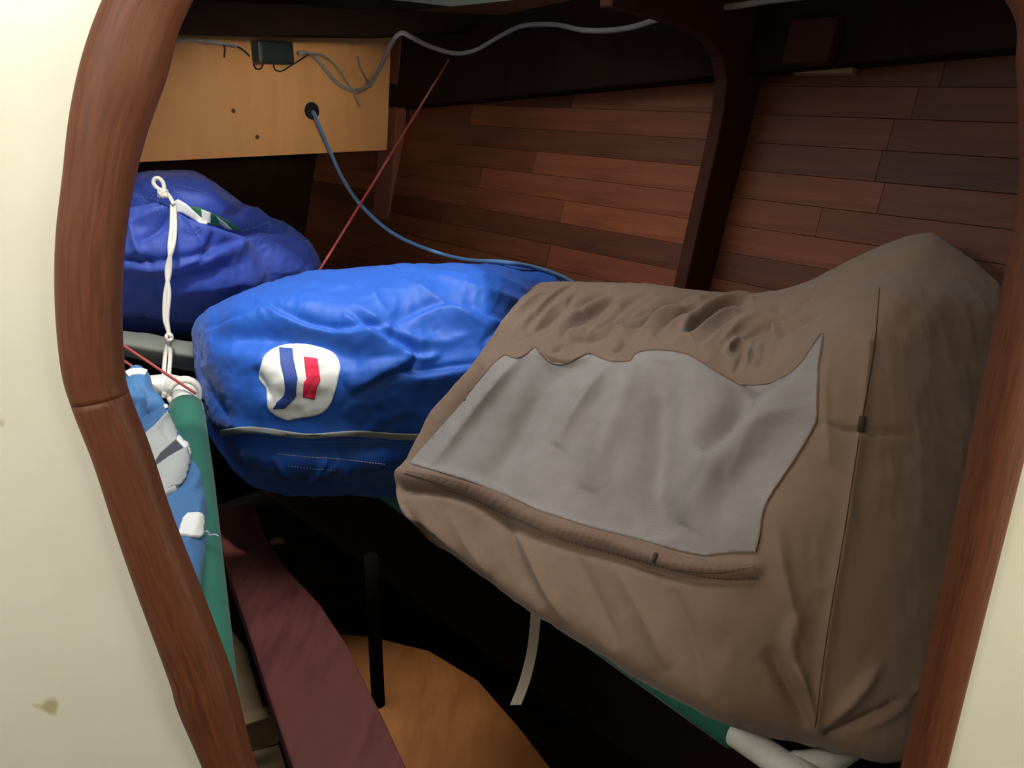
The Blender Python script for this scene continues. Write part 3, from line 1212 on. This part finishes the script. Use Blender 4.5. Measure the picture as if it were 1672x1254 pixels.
# ================================================================== BLUE DRAWSTRING BAG (behind, left)
st = [(60, 380, 450, 1.70, .03), (90, 320, 520, 1.70, .10), (140, 296, 548, 1.70, .15), (205, 284, 560, 1.70, .17), (265, 280, 565, 1.71, .175), (330, 288, 566, 1.74, .165), (385, 325, 560, 1.78, .14), (430, 347, 545, 1.81, .12),
      (475, 368, 520, 1.84, .10), (508, 398, 490, 1.85, .07), (524, 430, 456, 1.85, .015)]
rings = [oval_ring(*s, K=14, skew=0.7) for s in st]
V, Fq, n, m, ends = loft(rings, 28, 22)
navy_folds = [
    ([(150, 338), (210, 330), (262, 322), (300, 342), (345, 360), (395, 376), (430, 366), (470, 368)], 9, -.028, 'G'),
    ([(150, 352), (210, 348), (262, 342), (300, 366), (345, 380), (395, 392)], 14, .010, 'G'),
    ([(180, 318), (240, 305), (300, 308), (370, 340)], 16, .012, 'G'),
    ([(200, 372), (240, 356), (282, 342)], 8, .010), ([(225, 395), (258, 372), (286, 346)], 8, -.016),
    ([(212, 360), (222, 400), (240, 432)], 8, .009), ([(300, 356), (318, 380), (332, 400)], 6, -.012),
    ([(330, 368), (334, 392), (322, 418), (290, 430)], 9, .012, 's'), ([(296, 430), (330, 410), (346, 384)], 8, -.010),
    ([(195, 430), (240, 440), (300, 432), (360, 412), (405, 396)], 12, .016, 's'),
    ([(195, 428), (235, 424), (250, 436)], 7, -.014),
    ([(190, 452), (260, 456), (340, 442), (410, 420)], 14, -.016, 'g'),
    ([(260, 480), (330, 470), (420, 452)], 16, .010), ([(340, 500), (400, 470), (440, 440)], 14, .008),
    ([(395, 378), (420, 400), (440, 440), (448, 480)], 10, -.012), ([(410, 372), (450, 400), (500, 430)], 10, .008),
    ([(240, 512), (320, 520), (400, 515)], 8, .010), ([(190, 528), (260, 528), (330, 532)], 9, -.012, 'g'),
    ([(395, 350), (420, 345), (440, 356)], 8, .010), ([(360, 352), (390, 345), (400, 332)], 8, -.012),
    ([(215, 300), (235, 316), (262, 324)], 9, -.016), ([(300, 292), (330, 310), (352, 336)], 7, .006),
]
Vb = cloth_body(V, Fq, navy_folds, fine=.004, finescale=(11, 11, 11), seed=9, wr=.0016, wrscale=(34, 22, 30))
bag2, bvh2 = body_obj('drawstring_bag', Vb, Fq, n, m, ends, 'navy')
tag(bag2, 'dark blue bag with gathered mouth and white drawstring, under the plywood panel', 'sail bag')
o = patch('sail_inside', bvh2, [(282, 330), (292, 326), (304, 333), (318, 345), (330, 356), (343, 361), (338, 366), (326, 364), (312, 355), (300, 348), (290, 346)], .004, 'white_cloth', bag2, rings=8, smooth=False)
o['label'] = 'white sailcloth showing in the gathered mouth'
o = patch('sail_inside', bvh2, [(310, 337), (326, 339), (342, 346), (360, 354), (378, 364), (393, 374), (382, 376), (362, 368), (344, 366), (330, 358), (318, 348)], .003, 'sail_green', bag2, rings=8, smooth=False)
o['label'] = 'green sailcloth beside the white in the mouth'
si = o
o = patch('sail_stripe', bvh2, [(328, 341), (342, 346), (342, 363), (329, 355)], .005, 'white_cloth', si, rings=6, smooth=False)
o = patch('sail_stripe', bvh2, [(352, 352), (362, 359), (378, 374), (366, 371), (357, 363)], .005, 'grey_cloth', si, rings=6, smooth=False)
stitches('stitching', bvh2, [(215, 322), (240, 322), (262, 330), (268, 350)], 'stitch_b', bag2, 6, 4, 1.0)
stitches('stitching', bvh2, [(222, 318), (236, 326), (256, 342), (264, 356)], 'stitch_b', bag2, 6, 4, 1.0)
stitches('stitching', bvh2, [(292, 358), (304, 376), (318, 380), (332, 372)], 'stitch_b', bag2, 6, 4, 1.0)
stitches('stitching', bvh2, [(282, 303), (300, 305), (318, 310), (350, 318)], 'stitch_b', bag2, 6, 4, 1.0)
stitches('stitching', bvh2, [(428, 364), (440, 364), (438, 380), (420, 398)], 'stitch_b', bag2, 6, 4, 1.0)
stitches('stitching', bvh2, [(395, 376), (420, 370), (440, 362)], 'stitch_b', bag2, 6, 4, 1.0)


# drawstring
def onb2(x, y, off=.006, d=1.55):
    h = hit(bvh2, x, y, off)
    return h if h is not None else at(x, y, d)


def onpath(b, pts, off, d):
    out = []
    for x, y in pts:
        h = hit(b, x, y, off)
        out.append(h if h is not None else at(x, y, d))
    return cr(np.array(out), 8)


ds = empty('drawstring', at(278, 655, 1.5))
dd = 1.485
for sgn in (-1, 1):
    pts = [(283 + sgn * 2, 334, 1.545), (283 + sgn * 3, 370, 1.53), (280 + sgn * 3, 400, dd), (275 - sgn * 2.5, 440, dd), (273 + sgn * 3, 480, dd), (271 + sgn * 2, 520, dd), (276, 548, dd), (274 + sgn * 4, 580, dd), (271 + sgn * 4, 620, 1.465), (270 + sgn * 3, 650, 1.45)]
    tube('cord', cr(np.array([at(*p) for p in pts]), 8), .0036, 'cord', ds, 8)
kn = []
for a in np.linspace(0, 4 * math.pi, 40):
    kn.append(at(276 + 4.5 * math.cos(a), 550 + 5 * math.sin(a * 1.0) + a * 0.15, dd - 0.004 + .004 * math.sin(a * 1.5)))
tube('knot', kn, .0032, 'cord', ds, 8)
lpts = [(284, 334), (276, 320), (268, 312), (258, 308), (251, 300), (252, 293), (259, 291), (266, 298), (268, 308), (266, 316)]
tube('loop', cr(np.array([at(x, y, 1.54) for x, y in lpts]), 8), .0036, 'cord', ds, 8)
kn = [at(266 + 6 * math.cos(a), 316 + 4.5 * math.sin(a * 1.3), 1.536 + .004 * math.sin(a * 2.1)) for a in np.linspace(0, 5 * math.pi, 50)]
tube('knot', kn, .0036, 'cord', ds, 8)
tag(ds, 'white drawstring with loop and knots hanging down over the dark blue bag', 'cord')

# grey-green folded cloth under the drawstring bag
st = [(60, 545, 575, 1.62, .02), (110, 535, 590, 1.62, .10), (190, 540, 582, 1.62, .13), (260, 548, 598, 1.63, .13), (320, 558, 608, 1.65, .12), (350, 566, 612, 1.70, .10), (400, 580, 620, 1.76, .05), (470, 592, 640, 1.80, .05), (500, 606, 630, 1.81, .01)]  # right end drawn out unseen behind the blue bag to block sun
V, Fq, n, m, ends = loft([oval_ring(*s, K=10) for s in st], 16, 12)
Vb = cloth_body(V, Fq, [([(190, 560), (260, 572), (340, 586)], 8, .006)], fine=.003, finescale=(10, 10, 10), seed=15)
o, _ = body_obj('folded_cloth', Vb, Fq, n, m, ends, 'greygreen')
tag(o, 'grey green folded cloth lying under the dark blue drawstring bag', 'cloth')

# ================================================================== SKY BLUE BAG at the left
rows = [(603, 214, 232, 1.350, .008), (612, 203, 244, 1.350, .03), (632, 190, 253, 1.340, .045), (662, 176, 268, 1.320, .055), (700, 170, 288, 1.290, .06), (745, 176, 314, 1.250, .06), (800, 190, 330, 1.190, .06), (860, 210, 334, 1.130, .06), (920, 235, 332, 1.060, .06), (975, 262, 326, 1.000, .055), (1030, 290, 326, 0.950, .04), (1050, 300, 318, 0.940, .01)]
rings = []
for y, xl, xr, dc, rdm in rows:
    rg = []
    for k in range(12):
        a = 2 * math.pi * k / 12
        c, s = math.cos(a), math.sin(a)
        c = math.copysign(abs(c) ** .85, c)
        s = math.copysign(abs(s) ** .85, s)
        rg.append(at((xl + xr) / 2 + (xr - xl) / 2 * c, y - 6 * s, dc - rdm * s))
    rings.append(rg)
V, Fq, n, m, ends = loft(rings, 18, 20)
sky_folds = [
    ([(215, 630), (240, 640), (248, 670)], 9, -.014), ([(205, 650), (228, 655), (250, 640)], 8, .010),
    ([(222, 690), (240, 665), (256, 645)], 10, -.014), ([(255, 640), (266, 660), (272, 680)], 7, .010),
    ([(212, 710), (245, 700), (275, 670)], 7, .008), ([(300, 720), (318, 760), (316, 800)], 10, .008),
    ([(270, 800), (300, 780), (318, 730)], 10, -.012), ([(300, 900), (315, 860), (325, 800)], 10, .006),
    ([(260, 700), (275, 715), (290, 718)], 7, -.006),
]
Vb = cloth_body(V, Fq, sky_folds, fine=.003, finescale=(12, 12, 12), seed=21)
sky, bvh3 = body_obj('canvas_bag', Vb, Fq, n, m, ends, 'skyblue')
tag(sky, 'sky blue canvas bag with white patches, squeezed behind the left moulding', 'bag')
o = band('white_hem', bvh3, [(199, 622), (206, 613), (216, 608), (230, 607), (242, 611), (250, 620), (252, 630)], [9, 9, 9, 8, 8, 7], .002, 'white_cloth', sky, step=3)
if o: o['label'] = 'white hem round the top of the bag'
o = band('white_hem', bvh3, [(252, 628), (258, 640), (265, 652), (272, 668)], [5, 6, 6, 5], .002, 'white_cloth', sky, step=3)
o = patch('grey_patch', bvh3, [(228, 716), (252, 694), (272, 672), (281, 690), (288, 705), (287, 719), (262, 741), (246, 766), (236, 742)], .0025, 'grey_cloth', sky, rings=10, smooth=False)
if o: o['label'] = 'pale grey cloth patch sewn on diagonally'
o = patch('dark_pocket', bvh3, [(246, 766), (262, 741), (287, 719), (300, 728), (296, 738), (272, 752), (250, 768)], .0012, 'dark_lining', sky, rings=8, smooth=False)
if o: o['label'] = 'dark gap of the pocket'
o = patch('pocket_flap', bvh3, [(248, 772), (272, 753), (302, 733), (305, 760), (302, 784), (288, 800), (268, 812), (256, 790)], .006, 'grey_cloth', sky, rings=10, smooth=False)
if o: o['label'] = 'pale grey pocket flap'
o = patch('white_corner', bvh3, [(290, 712), (300, 722), (316, 730), (304, 752), (301, 734), (288, 720)], .003, 'white_cloth', sky, rings=6, smooth=False)
o = patch('white_patch', bvh3, [(291, 874), (298, 848), (306, 840), (326, 839), (331, 846), (330, 872), (325, 878), (306, 876)], .003, 'white_cloth', sky, rings=8, smooth=False)
if o: o['label'] = 'small white square patch low on the bag'
hp = [(330, 869), (338, 868), (342, 874), (350, 873), (357, 876)]
tube('loose_thread', cr(np.array([at(x, y, 1.09) for x, y in hp]), 6), .0012, 'stitch', sky, 6)

# ================================================================== BEIGE BAG with mesh window
S0 = [(776, 590, 1.28), (706, 682, 1.26), (652, 782, 1.22), (672, 835, 1.17), (735, 880, 1.22), (800, 800, 1.38), (850, 650, 1.41), (872, 480, 1.42), (834, 515, 1.37)]
S1 = [(818, 582, 1.25), (742, 690, 1.22), (676, 796, 1.19), (700, 874, 1.14), (790, 910, 1.24), (860, 820, 1.42), (895, 650, 1.44), (905, 466, 1.44), (868, 505, 1.36)]
S2 = [(960, 585, 1.19), (895, 722, 1.14), (825, 838, 1.11), (850, 984, 1.06), (940, 985, 1.18), (1000, 850, 1.46), (1010, 650, 1.50), (1015, 470, 1.43), (985, 505, 1.31)]
S3 = [(1120, 588, 1.11), (1060, 745, 1.04), (995, 892, 1.01), (1005, 1080, .965), (1110, 1080, 1.08), (1180, 900, 1.34), (1180, 700, 1.40), (1165, 482, 1.34), (1130, 520, 1.22)]
S4 = [(1235, 630, 1.03), (1205, 790, .96), (1150, 915, .925), (1165, 1160, .90), (1270, 1160, 1.05), (1330, 950, 1.20), (1320, 750, 1.27), (1290, 480, 1.25), (1250, 550, 1.13)]
S5 = [(1395, 540, .945), (1370, 720, .905), (1335, 930, .88), (1328, 1192, .885), (1430, 1210, .97), (1480, 1000, 1.05), (1490, 750, 1.10), (1490, 402, 1.10), (1440, 450, 1.02)]
S6 = [(1500, 520, .935), (1500, 740, .90), (1480, 960, .88), (1450, 1215, .88), (1520, 1210, .94), (1560, 1000, .98), (1570, 750, 1.02), (1560, 425, 1.04), (1535, 450, .99)]
S7 = [(1640, 560, .955), (1640, 760, .93), (1610, 980, .91), (1580, 1180, .905), (1590, 1170, .93), (1630, 1000, .95), (1645, 760, .97), (1650, 520, .99), (1645, 520, .97)]
rings = [[at(*p) for p in s] for s in (S0, S1, S2, S3, S4, S5, S6, S7)]
mid0 = np.mean(np.array(rings[0]), axis=0)
rings = [[mid0 + (np.array(p) - mid0) * 0.55 for p in rings[0]]] + rings
mid7 = np.mean(np.array(rings[-1]), axis=0)
rings = rings + [[mid7 + (np.array(p) - mid7) * 0.4 for p in rings[-1]]]
V, Fq, n, m, ends = loft(rings, 48, 48)


def bp(x, y):
    return (820 + x / 2.986, 440 + y / 2.986)


beige_folds = [
    # gathers on the top face
    ([bp(120, 340), bp(200, 270), bp(310, 190)], 5, -.010), ([bp(150, 300), bp(210, 230), bp(290, 170)], 6, .006),
    ([bp(310, 190), bp(340, 130), bp(380, 100)], 5, -.010), ([bp(60, 240), bp(130, 170), bp(200, 110)], 7, .006),
    ([bp(330, 270), bp(400, 220), bp(480, 180), bp(560, 150)], 10, -.016, 's'), ([bp(360, 190), bp(420, 140), bp(520, 105)], 8, -.012),
    ([bp(250, 330), bp(330, 260), bp(420, 200)], 10, .009), ([bp(340, 355), bp(420, 335), bp(520, 310)], 5, -.007),
    ([bp(560, 270), bp(640, 230), bp(720, 195)], 5, -.011), ([bp(590, 285), bp(680, 255), bp(740, 205), bp(860, 160), bp(960, 150)], 9, -.018),
    ([bp(650, 290), bp(760, 230), bp(880, 180)], 8, .010), ([bp(740, 330), bp(800, 260), bp(880, 215), bp(970, 185)], 8, -.014),
    ([bp(790, 300), bp(850, 250), bp(930, 210)], 8, .008), ([bp(890, 320), bp(930, 260), bp(1000, 210), bp(1100, 160), bp(1210, 135)], 12, -.022, 's'),
    ([bp(900, 330), bp(1000, 270), bp(1090, 210), bp(1230, 130)], 9, .012), ([bp(540, 400), bp(580, 365), bp(600, 345)], 5, -.010),
    ([bp(240, 410), bp(270, 390), bp(300, 380)], 5, -.008), ([bp(420, 310), bp(500, 290), bp(590, 250)], 8, .008),
    ([bp(1100, 380), bp(1200, 330), bp(1330, 240), bp(1400, 160)], 22, -.008, 'g'), ([bp(1080, 420), bp(1130, 370), bp(1220, 340), bp(1300, 290)], 10, .012),
    ([bp(1190, 470), bp(1210, 410), bp(1215, 350)], 6, .008), ([bp(1240, 480), bp(1270, 420), bp(1300, 340)], 6, -.008),
    ([bp(1290, 470), bp(1330, 400), bp(1360, 300), bp(1400, 200)], 9, .009), ([bp(1130, 500), bp(1160, 440), bp(1180, 380)], 6, -.007),
    ([bp(1400, 250), bp(1460, 180), bp(1540, 90)], 9, -.012), ([bp(1480, 240), bp(1560, 150), bp(1660, 60)], 10, .012),
    ([bp(160, 400), bp(240, 440), bp(330, 460), bp(430, 425)], 7, .006),
    # window side: soft ridges running down from the top edge
    ([(868, 570), (790, 660), (710, 765)], 9, .007), ([(1010, 585), (950, 660), (910, 730)], 14, .008), ([(900, 600), (850, 700), (800, 800)], 22, -.008, 'g'),
    ([(1085, 590), (1075, 680), (1065, 800), (1090, 880)], 30, -.012, 'g'), ([(1030, 590), (1000, 700), (960, 800)], 20, .006, 'g'),
    ([(1320, 600), (1250, 690), (1180, 760), (1120, 860)], 26, .012, 'g'), ([(1225, 628), (1190, 690), (1150, 740)], 26, -.014, 'g'), ([(1330, 660), (1260, 700), (1190, 790)], 14, .006),
    # bay over the window where the top sinks in
    ([(1160, 590), (1200, 625), (1260, 625), (1310, 590)], 20, -.006, 'g'),
    # hem below the window and drapes below it
    ([(655, 775), (760, 790), (880, 850), (1000, 885), (1120, 925), (1230, 930)], 14, .007, 'G'),
    ([(660, 800), (760, 815), (860, 872), (1000, 910), (1120, 945), (1230, 950)], 7, -.007, 'G'),
    ([(660, 820), (690, 870), (720, 900)], 8, -.008), ([(800, 830), (830, 860), (850, 920), (890, 990)], 12, -.011), ([(830, 850), (860, 900), (890, 960), (930, 1020)], 14, .008),
    ([(730, 830), (760, 890), (800, 940)], 12, .005), ([(940, 900), (970, 970), (1010, 1060)], 14, -.006), ([(1000, 920), (1050, 1000), (1090, 1090)], 16, .006),
    ([(1100, 960), (1130, 1050), (1150, 1140)], 16, -.006), ([(1300, 1080), (1320, 1140), (1332, 1186)], 10, .008), ([(1250, 1060), (1290, 1130), (1320, 1185)], 14, -.010),
    ([(1335, 1190), (1390, 1140), (1440, 1080)], 14, .008), ([(1345, 1196), (1420, 1170), (1500, 1130)], 9, -.008), ([(1400, 1190), (1460, 1160), (1520, 1100)], 9, .006),
    ([(1335, 690), (1380, 702), (1405, 704), (1500, 706)], 6, -.006), ([(1360, 560), (1350, 640), (1355, 760)], 10, .005),
    ([(1270, 850), (1280, 930), (1310, 1050)], 14, .006), ([(1300, 1000), (1290, 1060), (1310, 1130)], 12, .006, 'g'),
    ([(1420, 560), (1405, 700), (1380, 860), (1350, 1040), (1332, 1188)], 12, .004, 'R'),
    ([(1040, 925), (1080, 932)], 5, -.004),
    ([(790, 600), (720, 690), (670, 760)], 7, -.009), ([(770, 600), (700, 690), (655, 760)], 6, .006),
]
beige_folds = [(f[0], f[1] * (0.7 if i < 26 else 1.0), f[2] * (1.05 if i < 26 else 1.9 if i < 34 else 1.25)) + tuple(f[3:]) for i, f in enumerate(beige_folds)]
fan = random.Random(12)
for i in range(26):
    x0 = 790 + i * 19 + fan.uniform(-8, 8)
    y0 = 562 - 0.02 * i + fan.uniform(-22, 10) + (30 if 1140 < x0 < 1290 else 0)
    ln = fan.uniform(0.5, 1.0)
    dx, dy = 70 + i * 3.2, -88 - (10 if x0 > 1150 else 0)
    pts = [(x0, y0), (x0 + dx * .35 * ln, y0 + dy * .42 * ln), (x0 + dx * .72 * ln, y0 + dy * .75 * ln), (x0 + dx * 1.15 * ln, y0 + dy * ln)]
    beige_folds.append((pts, fan.uniform(4, 7.5), fan.uniform(.004, .0085) * (1 if i % 3 else -1), 's' if i % 2 else 'r'))
Vb = cloth_body(V, Fq, beige_folds, fine=.0028, finescale=(10, 10, 10), seed=31, wr=.0007, wrscale=(40, 25, 18), clamp=(H0 + HN * 0.012, -HN))
beige, bvh4 = body_obj('mesh_bag', Vb, Fq, n, m, ends, 'beige')
tag(beige, 'big taupe canvas bag with a grey mesh window, leaning on the starboard berth', 'bag')
win = [(668, 757), (742, 672), (800, 602), (812, 590), (826, 581), (842, 586), (858, 580), (873, 569), (886, 578), (900, 592), (922, 594), (945, 584), (964, 579), (982, 586), (1002, 592), (1028, 591), (1040, 578), (1064, 573),
       (1100, 575), (1128, 582), (1160, 602), (1190, 620), (1222, 629), (1258, 627), (1290, 612), (1314, 588), (1344, 546), (1338, 600), (1336, 660), (1333, 690), (1312, 730), (1285, 772), (1258, 812), (1247, 838), (1242, 870), (1234, 902), (1190, 903), (1150, 908),
       (1110, 900), (1040, 880), (960, 860), (880, 834), (820, 806), (760, 784), (710, 769)]


def win_uv(px, A):
    c = at(1000, 725, 1.08)
    ex = unit(at(1240, 902, .92) - at(900, 834, 1.08))
    ey = unit(np.cross(np.cross(ex, UPV), ex))
    return np.stack([(A - c) @ ex, (A - c) @ ey], 1)


o = patch('mesh_window', bvh4, win, .0018, 'mesh', beige, step=4, smooth=False, center=(1010, 725), uvscale=win_uv)
o['label'] = 'pale grey mesh window with a wavy top edge'
band('piping', bvh4, win[1:28] , 1.6, .0028, 'hem', beige, step=5, across=2)
band('piping', bvh4, win[27:36], 1.6, .0028, 'hem', beige, step=5, across=2)
o = band('gathered_hem', bvh4, [(662, 770), (712, 782), (770, 800), (830, 826), (890, 854), (960, 876), (1040, 898), (1110, 918), (1160, 926), (1232, 924)], [6, 14, 22, 26, 26, 28, 28, 26, 18, 5], .0010, 'hem', beige, step=3, across=8, rough=.0006)
o['label'] = 'gathered taupe hem below the window'
stitches('stitching', bvh4, [(672, 784), (770, 814), (890, 870), (1040, 914), (1160, 942), (1240, 942)], 'dark_thread', beige, 7, 4, 1.2)
band('seam', bvh4, [(1436, 470), (1428, 560), (1405, 700), (1380, 860), (1350, 1040), (1331, 1188)], 1.3, .0007, 'dark_thread', beige, step=5, across=2)
band('fold_tuck', bvh4, [(1408, 680), (1404, 704)], 9, .002, 'dark_thread', beige, step=3, across=3)
band('care_tag', bvh4, [(1073, 906), (1069, 916)], 5, .004, 'dark_thread', beige, step=3, across=2)
# loose webbing strap hanging from the bottom edge
sp = [(876, 985, 1.12), (874, 1015, 1.115), (869, 1060, 1.11), (860, 1100, 1.10), (851, 1128, 1.095), (842, 1150, 1.09)]
cen = cr(np.array([at(*p) for p in sp]), 6)
wv = unit(np.array([1, 0.15, 0.05]))
V = []
for i, c in enumerate(cen):
    wdt = .0068
    tw = 0.25 * math.sin(i * 0.18)
    for sx, sy in ((-1, -1), (1, -1), (1, 1), (-1, 1)):
        V.append(c + (wv * math.cos(tw) + np.array([0, 1, 0]) * math.sin(tw)) * sx * wdt + np.array([0, 1, 0]) * sy * .0011)
Fc = grid_faces(len(cen), 4, True) + [(3, 2, 1, 0), tuple(len(V) - 4 + k for k in range(4))]
o = part('strap', V, Fc, 'strap', beige, smooth=False)
o['label'] = 'loose pale webbing strap end'
fixn(o)

# ================================================================== LINES AND WIRING
bc = [onfascia(510, 182, -0.004), onfascia(514, 188, 0.012), onfascia(522, 208, .03)]
for x, y, d in ((540, 250, 1.98), (562, 296, 1.95), (592, 338, 1.92), (640, 380, 1.88), (700, 408, 1.82)):
    bc.append(at(x, y, d))
for x, y in ((760, 424), (820, 434), (870, 442), (912, 455), (950, 470)):
    h = hit(bvh, x, y, .0062)
    bc.append(at(x, y, 1.75 - (x - 760) * .0006) if h is None else h)
o = tube('blue_rope', cr(np.array(bc), 8), .0042, 'blue_cord', None, 8)
tag(o, 'thin blue rope hanging from the hole in the plywood to the blue bag', 'rope')

r0 = hull(733, 98, .05)
r1 = at(516, 451, 1.735)
o = tube('red_line', [r0 + (r1 - r0) * t for t in np.linspace(0, 1, 12)], .0026, 'red_cord', None, 7)
tag(o, 'taut red line slanting across the hull planks behind the blue bags', 'rope')
lr0, lr1 = at(150, 530, 1.40), at(320, 643, 1.418)
o = tube('red_line', [lr0 + (lr1 - lr0) * t for t in np.linspace(0, 1, 10)], .0024, 'red_cord', None, 7)
tag(o, 'taut red line running down to the white elbow of the port berth', 'rope')
lr0, lr1 = at(160, 560, 1.46), at(240, 615, 1.49)
o = tube('red_line', [lr0 + (lr1 - lr0) * t for t in np.linspace(0, 1, 10)], .0024, 'red_cord', None, 7)
tag(o, 'short red line ending behind the top of the sky blue bag', 'rope')

# white cable along the fascia, the beam shelf and past the frame
wc = [onfascia(x, y, .006) for x, y in ((486, 87), (500, 86), (515, 94), (530, 112), (545, 130), (562, 143), (584, 148))]
wc += [at(604, 138, 1.94), at(620, 112, 1.88), at(634, 82, 1.78), at(645, 62, 1.71), at(657, 54, 1.69), at(672, 61, 1.70), at(700, 75, 1.76)]
wc += [at(x, y, d) for x, y, d in ((742, 87, 1.80), (776, 82, 1.80), (812, 62, 1.78), (848, 44, 1.72), (880, 40, 1.67), (912, 41, 1.62), (950, 49, 1.54), (990, 50, 1.49), (1030, 45, 1.43), (1066, 34, 1.385), (1100, 24, 1.345), (1150, 16, 1.31), (1200, 10, 1.27), (1250, 2, 1.24), (1330, -8, 1.2))]
o = tube('white_cable', cr(np.array(wc), 7), .0046, 'cable', None, 10)
tag(o, 'white cable looping from the plywood panel along under the deck', 'cable')
wc = [onfascia(x, y, .006) for x, y in ((200, 62), (270, 64), (330, 67), (386, 75))]
o = tube('white_cable', cr(np.array(wc), 7), .0042, 'cable', None, 10)
tag(o, 'short white cable running into the junction box from the left', 'cable')
# junction box
root = empty('junction_box', onfascia(440, 104, 0))
tag(root, 'small dark green junction box on the plywood panel', 'box')
p = onfascia(411, 104, 0.0)
wx = np.linalg.norm(onfascia(469, 104) - p)
wz = onfascia(411, 66)[2] - p[2]
b = box('body', p, PD, PN, UPV, wx, .03, wz, 'box', parent=root, bev=.004)
b = box('lid', p + PD * .004 + PN * .03 + UPV * .004, PD, PN, UPV, wx - .008, .004, wz - .008, 'box', parent=root, bev=.002)
for pts in (((386, 75), (398, 82), (408, 92)), ((414, 104), (418, 112), (426, 112), (430, 104)), ((446, 104), (450, 114), (460, 116), (474, 108), (490, 98), (504, 88)), ((364, 70), (367, 80), (366, 94))):
    tube('wire', cr(np.array([onfascia(x, y, .008) for x, y in pts]), 6), .0018, 'cable_dark', root, 6)
# stray wire ends below the cable
for lab, pts in (('bent white wire end pointing down below the cable loop', ((504, 87), (524, 88), (540, 98), (554, 114), (566, 134), (578, 152), (588, 174))),
                 ('thin pale wire end sticking up right of the cable loop', ((606, 142), (596, 122), (588, 106), (585, 92)))):
    o = tube('wire_end', cr(np.array([onfascia(x, y, .014) for x, y in pts]), 6), .0024, 'cable', None, 7)
    tag(o, lab, 'wire')
